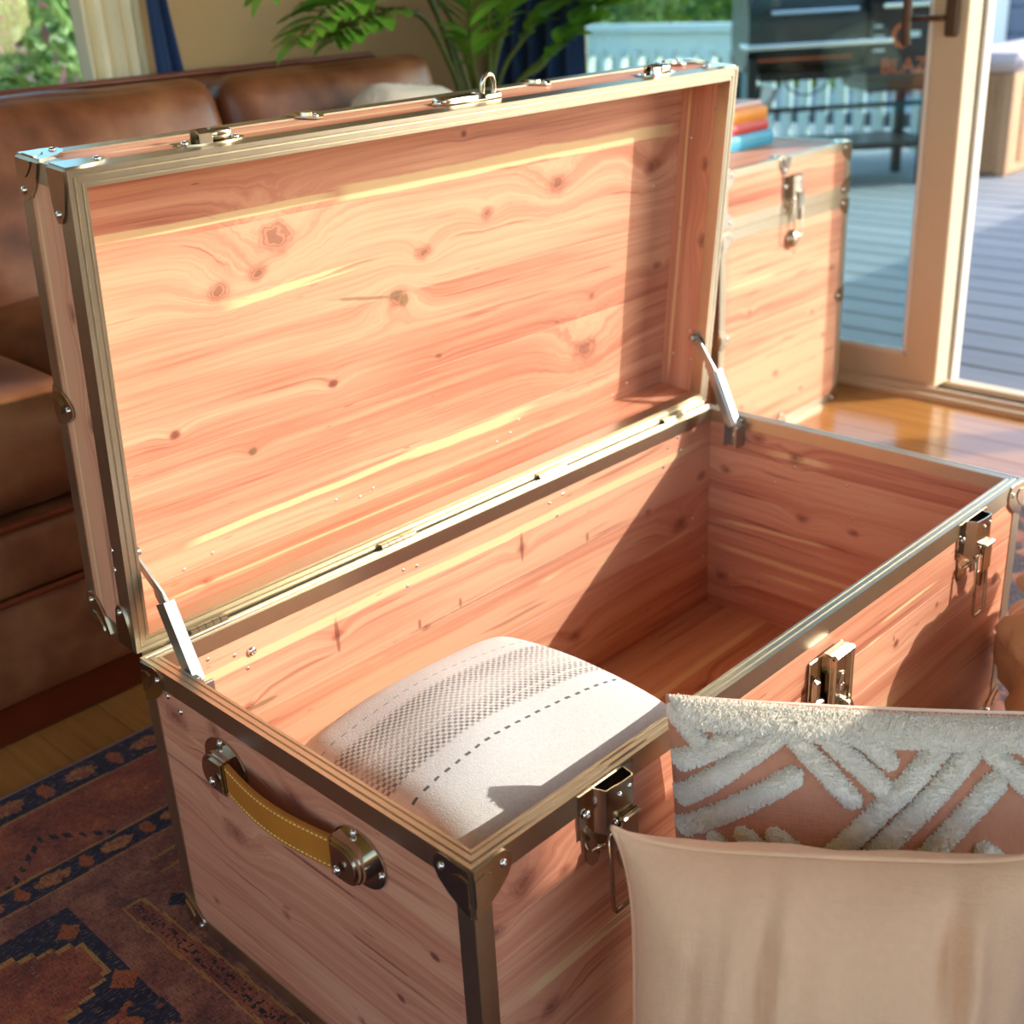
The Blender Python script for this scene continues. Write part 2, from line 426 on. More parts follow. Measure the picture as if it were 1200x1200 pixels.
struct(obj('ceiling', MB().box(WX - .12, WY - .12, CZ, RX + .12, RY + .12, CZ + .08), M['ceil'], sharp=None))
# window in the back wall (behind the sofa)
wf = MB()
for a in ((-.9, .62, -.84, 2.1), (.85, .62, .91, 2.1), (-.84, .62, .85, .68), (-.84, 2.04, .85, 2.1)):
    wf.box(a[0], RY + .03, a[1], a[2], RY + .09, a[3], c=.004)
win = struct(obj('window_1', wf, M['frame_white'])); obj('pane', MB().box(-.84, RY + .055, .68, .85, RY + .060, 2.04), M['glass'], win, sharp=None)
# ------------------------------------------------------------------ sliding patio door (x = 2.0)
def door_panel(name, y0, y1, x0, rz, sw=.072):
    mb = MB(); z0, z1 = .012, 2.12
    f = struct(obj(name, MB().box(x0, y0, z0, x0 + .060, y0 + sw, z1, c=.003), M['frame']))
    obj('stile', MB().box(x0, y1 - sw, z0, x0 + .042, y1, z1, c=.003), M['frame'], f)
    obj('bottom_rail', MB().box(x0 + .001, y0 + sw - .004, z0, x0 + .041, y1 - sw + .004, z0 + .064, c=.003), M['frame'], f)
    obj('top_rail', MB().box(x0 + .001, y0 + sw - .004, z1 - .07, x0 + .041, y1 - sw + .004, z1, c=.003), M['frame'], f)
    bd = MB()
    bd.box(x0 - .001, y0 + sw, z0 + .06, x0 + .012, y0 + sw + .010, z1 - .07, c=.002); bd.box(x0 - .001, y0 + sw, z0 + .062, x0 + .012, y1 - sw, z0 + .072, c=.002)
    obj('glazing_bead', bd, M['frame_white'], f)
    obj('pane', MB().box(x0 + .016, y0 + sw - .004, z0 + .06, x0 + .021, y1 - sw + .004, z1 - .065), M['glass'], f, sharp=None)
    return f
d1 = door_panel('door_1', .632, 1.75, RX, 0)
hb = MB().box(RX - .016, .648, .735, RX, .674, 1.05, c=.004); hp = obj('handle_plate', hb, M['handle'], d1)
obj('grip', MB().tube([(RX - .01, .735, 1.02), (RX - .045, .735, 1.0), (RX - .05, .735, .9), (RX - .05, .735, .75), (RX - .045, .735, .722)], .009, 8).box(RX - .03, .672, .765, RX - .012, .737, .775, c=.002), M['handle'], hp)
# track, jamb of the screen door and sill
tr = MB().box(RX - .035, -1.75, -.013, RX + .01, 1.62, .006, c=.003).box(RX - .012, -1.75, .004, RX - .004, 1.62, .016, c=.001)
tr.box(RX + .046, -1.75, -.02, RX + .054, 1.62, .016, c=.001).box(RX + .01, -1.75, -.02, RX + .12, 1.62, .002)
struct(obj('trim_1', tr, M['frame']))
obj('seal', MB().box(RX + .010, -1.75, .002, RX + .046, 1.62, .0035), M['rubber'], bpy.data.objects['trim_1'], sharp=None)
sj = struct(obj('trim_2', MB().box(RX + .076, .628, .004, RX + .108, .664, 2.12, c=.003), M['frame_white']))
obj('seal', MB().box(RX + .060, .636, .004, RX + .077, .662, 2.12), M['rubber'], sj, sharp=None)

# ------------------------------------------------------------------ curtains
def curtain(name, p0, p1, z0, z1, folds, amp, mat, label, flare=(0, 0), n=90):
    p0 = Vector(p0); p1 = Vector(p1); d = (p1 - p0); nrm = Vector((-d.y, d.x, 0)).normalized(); v = []; f = []; m = 14
    ph = random.random() * 6
    for j in range(m + 1):
        t = j / m; z = z0 + (z1 - z0) * t; k = (1 - t)
        a = p0 - d.normalized() * flare[0] * k ** 1.5; b = p1 + d.normalized() * flare[1] * k ** 1.5
        for i in range(n + 1):
            s = i / n; w = math.sin(s * folds * 2 * PI + ph + .5 * math.sin(s * 9)) + .35 * math.sin(s * folds * 4.3 * PI + 1 + t)
            q = a + (b - a) * s + nrm * (amp * (.8 + .4 * k) * w); v.append((q.x, q.y, z))
    for j in range(m):
        for i in range(n): f.append((j * (n + 1) + i, j * (n + 1) + i + 1, (j + 1) * (n + 1) + i + 1, (j + 1) * (n + 1) + i))
    mb = MB().add(v, f); o = obj(name, mb, mat, sharp=179); md = o.modifiers.new('thick', 'SOLIDIFY'); md.thickness = .002
    return tag(o, label, 'curtain')
curtain('sheer_curtain', (.785, RY - .042, 0), (.925, RY - .042, 0), .12, 2.2, 4.2, .013, M['cream_curtain'], 'pale cream curtain gathered at the side of the garden window')
curtain('drape', (.925, RY - .088, 0), (.955, RY - .088, 0), .05, 1.10, 2.2, .009, M['navy'], 'narrow navy drape flaring out beside the cream window curtain', (.0, .16), 60)
curtain('drape', (1.925, 1.565, 0), (1.925, 1.885, 0), .03, 2.25, 5.0, .020, M['navy'], 'full navy drape hanging at the edge of the glass patio door')

# ================================================================== CEDAR TRUNKS
rv = mesh('rivet', MB().lathe((0, 0, 0), (0, 0, 1), [(.0034, 0), (.0034, .0006), (.0028, .0016), (.0014, .0021), (.0013, .0014), (.0004, .0012)], 10), M['nickel'], 40)
nail = mesh('nail', MB().lathe((0, 0, 0), (0, 0, 1), [(.0022, 0), (.0020, .0006), (.0010, .0010)], 8), M['nickel'], 60)
def zalign(p, n):
    n = Vector(n).normalized(); return Matrix.Translation(Vector(p)) @ n.to_track_quat('Z', 'Y').to_matrix().to_4x4()
def rivet(p, n, parent, M0, me=rv, name='rivet', s=1.0):
    return use(name, me, parent, (M0 if M0 is not None else Matrix()) @ zalign(p, n) @ Matrix.Scale(s, 4))
EAR = [(0, .001), (.012, .0015), (.024, .003), (.032, .002), (.038, -.004), (.0385, -.012), (.034, -.021), (.024, -.030), (.012, -.037), (0, -.042)]
EMB = [(.0, -.008), (.010, -.006), (.0165, -.009), (.0165, -.016), (.011, -.023), (.004, -.029), (0, -.031)]
TON = [(0, 0), (.012, 0), (.024, -.003), (.036, -.007), (.044, -.013), (.0445, -.019), (.038, -.024), (.026, -.026), (.012, -.027), (0, -.027)]
def bracket(root, M0, C, plates, mat=None, sc_=1.0, riv=True):
    """corner fitting: plates = (ea, eb, n, outline) on the faces that meet at corner C"""
    mb = MB(); rs = []
    for ea, eb, n, poly in plates:
        ea, eb, n = Vector(ea), Vector(eb), Vector(n); pl = [(a * sc_, b * sc_) for a, b in poly]
        mb.plate(C, ea, eb, n, pl, .0016, .0012)
        if poly is EAR:
            mb.plate(C, ea, eb, n, [(a * sc_, b * sc_) for a, b in EMB], .0012, .0026); rs.append((Vector(C) + (ea * .0295 - eb * .0085) * sc_ + n * .0026, n))
        else: rs.append((Vector(C) + (ea * .037 - eb * .0165) * sc_ + n * .0026, n))
    o = obj('corner_fitting', mb, mat or M['brass'], root, M0)
    if riv:
        for p, n in rs: rivet(p, n, o, None)
    return o
CLAMP = [(-.019, .0), (-.012, .002), (.012, .002), (.019, 0), (.017, -.012), (.010, -.024), (.004, -.031), (-.004, -.031), (-.010, -.024), (-.017, -.012)]
CEMB = [(-.008, -.001), (.008, -.001), (.007, -.009), (.003, -.015), (-.003, -.015), (-.007, -.009)]
def clamp(root, M0, C, along, plates):
    mb = MB(); rs = []; al = Vector(along)
    for eb, n in plates:
        eb, n = Vector(eb), Vector(n); mb.plate(C, al, eb, n, CLAMP, .0016, .0012); mb.plate(C, al, eb, n, CEMB, .0022, .0026)
        rs.append((Vector(C) - eb * .0235 + n * .0026, n))
    o = obj('edge_clamp', mb, M['brass'], root, M0)
    for p, n in rs: rivet(p, n, o, None)
    return o
# cap profile: (inward offset, height) relative to the rim's outer top edge
RIM = [(-.0012, -.021), (-.0012, 0), (.0026, 0), (.0034, -.0014), (.0046, -.0014), (.0052, 0), (.0094, 0), (.0100, -.0014), (.0110, -.0014), (.0116, 0), (.0142, 0), (.0142, -.018), (.0130, -.018), (.0130, -.0016), (.0, -.0016), (.0, -.021)]
def rim(root, M0, x0, y0, x1, y1, z, sgn, prof=RIM, name='rim_trim', skip=()):
    cs = [(x0, y0, 1, 1), (x1, y0, -1, 1), (x1, y1, -1, -1), (x0, y1, 1, -1)]; m = len(prof)
    for i in range(4):
        if i in skip: continue
        v = []
        for (cx, cy, ax, ay) in (cs[i], cs[(i + 1) % 4]):
            for o, h in prof: v.append((cx + ax * o, cy + ay * o, z + sgn * h))
        f = [(k, (k + 1) % m, m + (k + 1) % m, m + k) for k in range(m)] + [tuple(range(m))[::-1], tuple(range(m, 2 * m))]
        if sgn > 0: f = [q[::-1] for q in f]
        obj(name, MB().add(v, f), M['trim'], root, M0, sharp=25)
EDGE = [(-.0012, 0), (-.0012, .017), (0, .017), (0, 0)]
def angle_trim(root, M0, x, y, sx, sy, z0, z1, w=.017):
    """L-shaped corner angle running in z; sx,sy point inward"""
    t = .0012; pts = [(-t, -t), (w, -t), (w, 0), (0, 0), (0, w), (-t, w)]
    v = [(x + sx * a, y + sy * b, z) for z in (z0, z1) for a, b in pts]; m = 6
    f = [(k, (k + 1) % m, m + (k + 1) % m, m + k) for k in range(m)] + [tuple(range(m))[::-1], tuple(range(m, 2 * m))]
    if sx * sy < 0: f = [q[::-1] for q in f]
    obj('corner_trim', MB().add(v, f), M['trim'], root, M0, sharp=25)
def edge_trim(root, M0, A, B, e1, e2, w=.017, name='edge_trim'):
    A, B, e1, e2 = Vector(A), Vector(B), Vector(e1), Vector(e2); t = .0012
    pts = [(-t, -t), (w, -t), (w, 0), (0, 0), (0, w), (-t, w)]; v = [P + e1 * a + e2 * b for P in (A, B) for a, b in pts]; m = 6
    f = [(k, (k + 1) % m, m + (k + 1) % m, m + k) for k in range(m)] + [tuple(range(m))[::-1], tuple(range(m, 2 * m))]
    if e1.cross(e2).dot(B - A) < 0: f = [q[::-1] for q in f]
    obj(name, MB().add(v, f), M['trim'], root, M0, sharp=25)

def draw_latch(root, M0, x, ztop, y=0.0, flip=False):
    """draw bolt: open channel body, lever with rounded tongue, wire bail. Front face looks to -y."""
    prof = [(-.033, -.0008), (-.0175, -.0008), (-.0135, -.0125), (.004, -.0145), (.0165, -.0145), (.0185, -.0125), (.0205, -.0008), (.033, -.0008)]
    th = .0013; v = []; f = []; n = len(prof); zs = (0, -.042)
    for z in zs:
        for a, b in prof: v.append((x + a, y + b - .0008, ztop + z))
        for a, b in prof: v.append((x + a * .97, y + b + th - .0008, ztop + z))
    for k in range(n - 1):
        f += [(k, k + 1, 2 * n + k + 1, 2 * n + k), (n + k + 1, n + k, 3 * n + k, 3 * n + k + 1), (n + k, n + k + 1, k + 1, k), (2 * n + k, 2 * n + k + 1, 3 * n + k + 1, 3 * n + k)]
    f += [(0, 2 * n, 3 * n, n), (n - 1, 2 * n - 1, 4 * n - 1, 3 * n - 1)]
    mb = MB().add(v, f)
    bk = [(-.033, 0), (.033, 0), (.033, -.030), (.028, -.036), (.026, -.066), (.020, -.074), (.012, -.074), (.010, -.06), (-.008, -.06), (-.012, -.074), (-.020, -.074), (-.026, -.066), (-.028, -.036), (-.033, -.030)]
    mb.plate((x, y, ztop), (1, 0, 0), (0, 0, 1), (0, -1, 0), [(a, b) for a, b in bk][::-1], .0014, .0008)
    o = obj('latch', mb, M['brass'], root, M0, 30)
    lv = MB().box(x - .001, y - .0185, ztop - .066, x + .020, y - .0150, ztop - .030, c=.001).box(x - .002, y - .0215, ztop - .034, x + .020, y - .0150, ztop - .030, c=.0012)
    lv.plate((x + .0095, y, ztop - .066), (1, 0, 0), (0, 0, 1), (0, -1, 0), [(.0115 * math.cos(a), .0005 + .022 * math.sin(a)) for a in [PI + PI * k / 10 for k in range(11)]], .0018, .013)
    obj('lever', lv, M['brass'], o, None, 30)
    zt, zb = ztop - .050, ztop - .116
    path = [(x - .019, y - .006, zt - .004), (x - .016, y - .012, zt + .004), (x - .0135, y - .0165, zt - .004)]
    loop = [(x - .0135, y - .0165, zt), (x - .0135, y - .019, zb + .003), (x - .0115, y - .0195, zb), (x + .0115, y - .0195, zb), (x + .0135, y - .019, zb + .003), (x + .0135, y - .0165, zt), (x + .010, y - .012, zt + .006), (x - .010, y - .012, zt + .006)]
    obj('wire_loop', MB().tube(loop, .0019, 8, closed=True).tube([(x - .021, y - .004, zt - .008), (x - .020, y - .010, zt - .001), (x - .0165, y - .012, zt + .001), (x - .0145, y - .010, zt - .005)], .0019, 8), M['brass'], o, None, 60)
    for dx in (-.0255, .0265): rivet((x + dx, y - .003, ztop - .020), (0, -1, 0), o, None, s=1.25)
    for dx, dz in ((.001, -.010), (.0125, -.008), (-.004, -.034)): rivet((x + dx, y - .0150, ztop + dz), (0, -1, 0), o, None, s=.7)
    return o

def hasp(root, M0, x, zc, y=0.0):
    mb = MB().box(x - .030, y - .003, zc - .040, x + .030, y - .0008, zc + .030, c=.001)
    mb.box(x - .030, y - .010, zc - .030, x - .017, y - .003, zc + .012, c=.003).box(x - .031, y - .013, zc - .036, x - .015, y - .003, zc - .010, c=.002)
    o = obj('hasp_lock', mb, M['brass'], root, M0, 30)
    fr = MB(); z0, z1, xa, xb = zc - .040, zc + .034, x - .012, x + .024
    fr.box(xa, y - .016, z0, xb, y - .003, z1, c=.002)
    fr.box(xa, y - .020, z0, xa + .0045, y - .014, z1, c=.0015).box(xb - .0045, y - .020, z0, xb, y - .014, z1, c=.0015).box(xa, y - .021, z1 - .006, xb, y - .014, z1 + .001, c=.0022)
    c = obj('lock_case', fr, M['brass'], o, None, 30)
    obj('keyhole', MB().lathe((x + .006, y - .0155, zc + .004), (0, -1, 0), [(.0075, 0), (.0075, .002), (.0055, .0026)], 6).box(x + .003, y - .0185, zc - .010, x + .009, y - .0155, zc - .002, c=.001), M['nickel'], o, None, 30)
    obj('key_slot', MB().box(x + .0048, y - .0186, zc - .003, x + .0072, y - .0178, zc + .009), M['trim'], o, None, None)
    obj('lock_knob', MB().lathe((x + .008, y - .014, zc - .031), (0, -1, .1), [(.0125, 0), (.0125, .006), (.0105, .007), (.0105, .011), (.0085, .0125), (.002, .013)], 24), M['brass'], o, None, 40)

def build_trunk(name, label, org, L, D, H, T, Ml, mats, joints, extra=None):
    root = thing(name, label, 'trunk', org); t = .012; tb = .010
    def rows(js, top): return list(zip([0.0] + js, js + [top - .0022]))
    e = .0004
    for a, b in rows(joints['front'], H): plank('front_plank', (0, 0, a, L, t, b), (0, 2), mats['front'], root, chamf=.0002)
    for a, b in rows(joints['back'], H): plank('back_plank', (0, D - t, a, L, D, b), (0, 2), mats['back'], root)
    for a, b in rows(joints['left'], H): plank('end_plank', (0, t, a, t, D - t, b), (1, 2), mats['left'], root)
    for a, b in rows(joints['right'], H): plank('end_plank', (L - t, t, a, L, D - t, b), (1, 2), mats['right'], root)
    for a, b in rows(joints['bottom'], D - 2 * t + .0022): plank('bottom_plank', (t, t + a, 0.001, L - t, t + b, .010), (0, 1), mats['bottom'], root)
    # lid, in lid space (x, v, -w)
    for a, b in rows(joints['lid'], D + .0022): plank('lid_plank', (0, a, -T, L, b, -T + tb), (0, 1), mats['lid'], root, Ml)
    for nm, bx, ax, mt in (('lid_side', (0, 0, -T + tb, L, t, -.0022), (0, 2), 'lidwall'), ('lid_side', (0, D - t, -T + tb, L, D, -.0022), (0, 2), 'lidwall'),
                           ('lid_side', (0, t, -T + tb, t, D - t, -.0022), (1, 2), 'lidend'), ('lid_side', (L - t, t, -T + tb, L, D - t, -.0022), (1, 2), 'lidend')):
        plank(nm, bx, ax, mats[mt], root, Ml)
    rim(root, None, 0, 0, L, D, H, 1); rim(root, Ml, 0, 0, L, D, 0, 1)
    for (x, y, sx, sy) in ((0, 0, 1, 1), (L, 0, -1, 1), (L, D, -1, -1), (0, D, 1, -1)):
        angle_trim(root, None, x, y, sx, sy, 0, H - .021); angle_trim(root, Ml, x, y, sx, sy, -T, -.021)
    for (A, B, e1) in (((0, 0, 0), (L, 0, 0), (0, 1, 0)), ((0, D, 0), (L, D, 0), (0, -1, 0)), ((0, 0, 0), (0, D, 0), (1, 0, 0)), ((L, 0, 0), (L, D, 0), (-1, 0, 0))):
        edge_trim(root, None, A, B, e1, (0, 0, 1)); A2 = (A[0], A[1], -T); B2 = (B[0], B[1], -T)
        edge_trim(root, Ml, A2, B2, e1, (0, 0, 1), .014)
    return root

# ---- cedar materials for the open trunk (knots and pale sapwood where the boards show them)
lid_knots = [(.241, .343, .026, 1.5), (.218, .311, .013, 1.2), (.172, .302, .016, 1.3), (.440, .289, .013, 1.3), (.539, .317, .012, 1.0), (.660, .333, .022, 1.4),
             (.400, .246, .016, -1.6), (.305, .170, .009, 1.0), (.108, .170, .008, .8), (.196, .124, .007, .9), (.843, .328, .020, 1.3), (.502, .411, .006, .6),
             (.461, .163, .006, .6), (.734, .176, .008, .8), (.870, .190, .010, 1.0), (.725, .105, .030, 1.2), (.311, .006, .010, .8), (.423, .005, .007, .5), (.473, .004, .007, .5)]
lid_streaks = [(.372, .0042, .02, .34, 0), (.372, .0085, .315, .90, -.003), (.046, .0042, .10, .64, .012), (.049, .0070, .40, .62, .0), (.102, .0026, .318, .352, 0), (.284, .0045, .17, .36, .06)]
back_knots = [(.219, .250, .010, .9), (.508, .245, .010, .9), (.344, .205, .007, .7), (.097, .218, .010, .8), (.211, .105, .013, 1.0), (.757, .206, .008, .6), (.83, .16, .02, 1.2), (.60, .08, .016, 1.1), (.88, .22, .012, .8)]
back_streaks = [(.272, .0055, .03, .885, -.001), (.196, .0028, .255, .285, 0), (.199, .0026, .33, .352, 0), (.190, .0026, .40, .425, .0), (.19, .0024, .46, .475, 0), (.185, .003, .53, .59, .02), (.165, .002, .64, .70, .02), (.17, .0025, .70, .77, .03), (.14, .003, .72, .88, .03), (.235, .0018, .27, .285, 0), (.228, .0018, .33, .345, 0)]
right_knots = [(.412, .231, .010, 1.0), (.284, .190, .012, 1.1), (.206, .190, .009, .9), (.415, .060, .013, 1.1), (.30, .275, .014, 1.1), (.36, .29, .012, .9)]
right_streaks = [(.159, .0032, .235, .44, -.05), (.106, .0040, .18, .44, .01), (.275, .0045, .24, .36, -.02), (.085, .0028, .25, .36, 0)]
left_knots = [(.404, .272, .022, 1.3), (.337, .287, .012, 1.0), (.330, .177, .021, 1.4), (.22, .27, .016, 1.2), (.050, .204, .006, .8), (.100, .128, .006, .8), (.20, .24, .010, .9), (.26, .12, .008, .7), (.16, .06, .008, .7), (.39, .06, .007, .7)]
left_streaks = [(.258, .0022, .35, .40, .0), (.208, .0022, .03, .045, .0)]
front_knots = [(.050, .272, .017, 1.3), (.097, .256, .008, .9), (.021, .245, .011, 1.0), (.074, .130, .014, 1.2), (.623, .220, .008, .7), (.713, .229, .005, .5), (.863, .201, .010, .9), (.36, .10, .016, 1.2), (.30, .22, .008, .7)]
front_streaks = [(.160, .006, .04, .30, .02), (.245, .0022, .55, .60, .03), (.262, .002, .58, .72, .0)]
CED = .20
OLV, BRN = lin(122, 102, 66), lin(120, 62, 48)
mats1 = {'lid': cedar('cedar_lid', lid_knots, lid_streaks, CED, [(.398, .250, .010, .006, OLV), (.410, .241, .007, .009, OLV), (.352, .256, .048, .0024, OLV), (.423, .004, .015, .0030, OLV), (.473, .002, .015, .0030, OLV), (.305, .170, .007, .005, BRN), (.108, .170, .006, .004, BRN), (.196, .124, .006, .005, OLV), (.461, .163, .006, .002, OLV), (.502, .411, .004, .004, BRN)]), 'back': cedar('cedar_back', back_knots, back_streaks, CED, [(.219, .250, .0035, .024, BRN), (.508, .246, .0032, .022, BRN), (.50, .2065, .24, .0012, BRN), (.115, .215, .022, .0030, OLV), (.211, .103, .011, .008, OLV), (.335, .213, .0025, .008, BRN), (.40, .214, .0025, .007, BRN), (.63, .215, .003, .007, BRN)]), 'right': cedar('cedar_right_end', right_knots, right_streaks, CED),
         'left': cedar('cedar_left_end', left_knots, left_streaks, CED, [(.050, .204, .006, .004, BRN), (.100, .128, .006, .004, BRN), (.20, .205, .06, .0022, BRN), (.12, .16, .05, .002, BRN), (.36, .215, .03, .002, BRN)]), 'front': cedar('cedar_front', front_knots, front_streaks, CED, [(.623, .222, .005, .005, BRN), (.617, .230, .002, .004, BRN), (.863, .203, .008, .010, BRN), (.713, .231, .004, .003, BRN)]),
         'bottom': cedar('cedar_bottom', [(.52, .2, .03, 1.2), (.7, .3, .016, 1.0)], [(.33, .006, .45, .9, .02)], CED), 'lidwall': cedar('cedar_lid_side', [(.11, -.05, .01, .6)], [(-.045, .0025, .05, .5, 0)], CED),
         'lidend': cedar('cedar_lid_end', [(.33, -.03, .010, .8), (.23, -.022, .012, .9)], [(-.060, .0022, .02, .44, -.004)], CED)}
L1, D1, H1, T1, LA = .91, .4527, .3181, .0839, -.09316
u_ = Vector((0, math.sin(LA), math.cos(LA))); d_ = Vector((0, math.cos(LA), -math.sin(LA))); B_ = Vector((0, D1 + .0043, H1 + .0038))
Ml1 = Matrix(((1, 0, 0, 0), (0, u_.y, -d_.y, B_.y), (0, u_.z, -d_.z, B_.z), (0, 0, 0, 1)))
J1 = {'front': [.052, .122, .195, .246], 'back': [.068, .138, .205, .2655], 'left': [.045, .090, .138, .186, .236], 'right': [.060, .123, .198, .262],
      'bottom': [.085, .17, .255, .34], 'lid': [.058, .150, .250, .362]}
trunk = build_trunk('cedar_trunk', 'open cedar trunk with raised lid standing on the red patterned rug', (0, 0, 0), L1, D1, H1, T1, Ml1, mats1, J1)
# corner fittings of the base
X, Y, Z = Vector((1, 0, 0)), Vector((0, 1, 0)), Vector((0, 0, 1))
zt = H1 - .004
for (c, ex, ey) in (((0, 0), X, Y), ((L1, 0), -X, Y), ((L1, D1), -X, -Y), ((0, D1), X, -Y)):
    bracket(trunk, None, (c[0], c[1], zt), [(ey, Z, -ex, EAR), (ex, Z, -ey, EAR)])
    bracket(trunk, None, (c[0], c[1], .0), [(ey, -Z, -ex, EAR), (ex, -Z, -ey, EAR)], sc_=.85)
# corner fittings of the lid (rim side and panel side)
DV = Vector((0, 1, 0))
for (cx, cv, ex, ev) in ((0, 0, X, DV), (L1, 0, -X, DV), (L1, D1, -X, -DV), (0, D1, X, -DV)):
    bracket(trunk, Ml1, (cx, cv, -.004), [(ev, Z, -ex, TON), (ex, Z, -ev, TON)])
    bracket(trunk, Ml1, (cx, cv, -T1), [(ev, -Z, -ex, EAR), (ex, -Z, -ev, EAR), (ex, -ev, -Z, EAR)], sc_=.9)
# clamps along the lid edges
for cx in (.29, .615, .868): clamp(trunk, Ml1, (cx, D1, -T1), X, [(-Z, DV), (DV, -Z)])
clamp(trunk, Ml1, (0, .232, -T1), DV, [(-Z, -X), (X * -1, -Z)])
clamp(trunk, Ml1, (L1, .232, -T1), DV, [(-Z, X), (X, -Z)])
for cx in (.28, .62): clamp(trunk, None, (cx, 0, 0), X, [(-Z, -Y)])
# rivets by the lid stays on the outside faces
for p in ((0, .412, .292), (0, .392, .283)): rivet(p, (-1, 0, 0), trunk, None)
for p in ((0, .104, -.020), (0, .083, -.020)): rivet(p, (-1, 0, 0), trunk, Ml1)
# two draw latches and the centre hasp on the front
for lx in (.146, .780): draw_latch(trunk, None, lx, H1 - .003)
hasp(trunk, None, .474, .250)
# the catches they close on, on the lid's front edge (now its top)
def catch(x):
    mb = MB(); oval = [(.034 * math.cos(a), .0125 * math.sin(a)) for a in [2 * PI * k / 20 for k in range(20)]]
    mb.plate((x, D1, -.028), X, Z, DV, oval, .0016, .0006)
    mb.band([(x - .010, D1 + .001, -.036), (x - .010, D1 + .010, -.034), (x - .009, D1 + .012, -.028), (x - .009, D1 + .009, -.022), (x - .009, D1 + .002, -.020)], .006, .002, X)
    mb.rbox((x + .008, D1 + .007, -.028), (.022, .010, .016), .0045, 6)
    o = obj('latch_catch', mb, M['brass'], trunk, Ml1, 40)
    for dx in (-.026, .026): rivet((x + dx, D1 + .002, -.028), DV, o, None)
for cx in (.150, .780): catch(cx)
hp_ = [(-.046, -.004), (-.036, -.014), (-.014, -.017), (.010, -.017), (.030, -.014), (.042, -.004), (.042, .004), (.028, .012), (-.028, .012), (-.046, .004)]
o = obj('hasp_plate', MB().plate((.470, D1, -.036), X, Z, DV, hp_, .002, .0006).rbox((.455, D1 + .004, -.036), (.052, .008, .018), .0036, 6).box(.488, D1 + .001, -.044, .512, D1 + .007, -.026, c=.001), M['brass'], trunk, Ml1, 40)
obj('staple_ring', MB().tube([(.5085, D1 + .002, -.035)] + [(.500 + .0085 * math.cos(a), D1 + .014 + .011 * math.sin(a), -.035) for a in [PI * k / 10 for k in range(11)]] + [(.4915, D1 + .002, -.035)], .0027, 10), M['brass'], o, None, 60)
for q in (-.040, .037): rivet((.470 + q, D1 + .0026, -.036), DV, o, None, s=1.1)
# nails along the joints inside
for (x, z) in ((.062, .292), (.092, .283), (.105, .262), (.318, .290), (.338, .287), (.322, .268), (.56, .288), (.585, .292), (.573, .266), (.80, .288), (.822, .296), (.83, .275), (.79, .262), (.86, .16), (.70, .05), (.885, .09), (.60, .05)):
    rivet((x, D1 - .012, z), (0, -1, 0), trunk, None, nail, 'nail')
for (y, z) in ((.30, .262), (.22, .255), (.33, .232), (.19, .235), (.21, .21), (.40, .15), (.39, .075), (.35, .07), (.395, .04), (.36, .035), (.26, .1), (.05, .27)):
    rivet((L1 - .012, y, z), (-1, 0, 0), trunk, None, nail, 'nail')
for (x, v) in ((.055, .030), (.10, .020), (.135, .026), (.30, .030), (.335, .022), (.355, .026), (.56, .020), (.585, .026), (.60, .04), (.82, .03), (.79, .02), (.865, .23), (.85, .30)):
    rivet((x, v, -T1 + .010), (0, 0, 1), trunk, Ml1, nail, 'nail')
for (v, w) in ((.40, .02), (.36, .055), (.24, .06), (.06, .055), (.10, .03), (.06, .025)): rivet((L1 - .012, v, -w), (-1, 0, 0), trunk, Ml1, nail, 'nail')
for x in (.30, .55, .80): rivet((x, D1 - .012, -.030), (0, -1, 0), trunk, Ml1, nail, 'nail')
rivet((.112, D1 - .012, .279), (0, -1, 0), trunk, None, rv, 'bumper', 1.6)
# hinges
for x0, x1 in ((.055, .098), (.300, .351), (.557, .606), (.808, .856)):
    yb, zb = D1 + .0015, H1 + .0022
    mb = MB(); n = 5; s = (x1 - x0) / n
    for k in range(n): mb.tube([(x0 + k * s + .0004, yb, zb), (x0 + (k + 1) * s - .0004, yb, zb)], .0033, 10)
    mb.box(x0, yb, zb - .024, x1, yb + .0012, zb - .001)
    obj('hinge', mb, M['brass'], trunk, None, 40)
obj('gap_light_stop', MB().box(.004, D1 + .0046, H1 - .02, L1 - .004, D1 + .0056, H1 + .0055), M['trim'], trunk, None, None)  # strip added to stop sun leaking through the gap under the lid
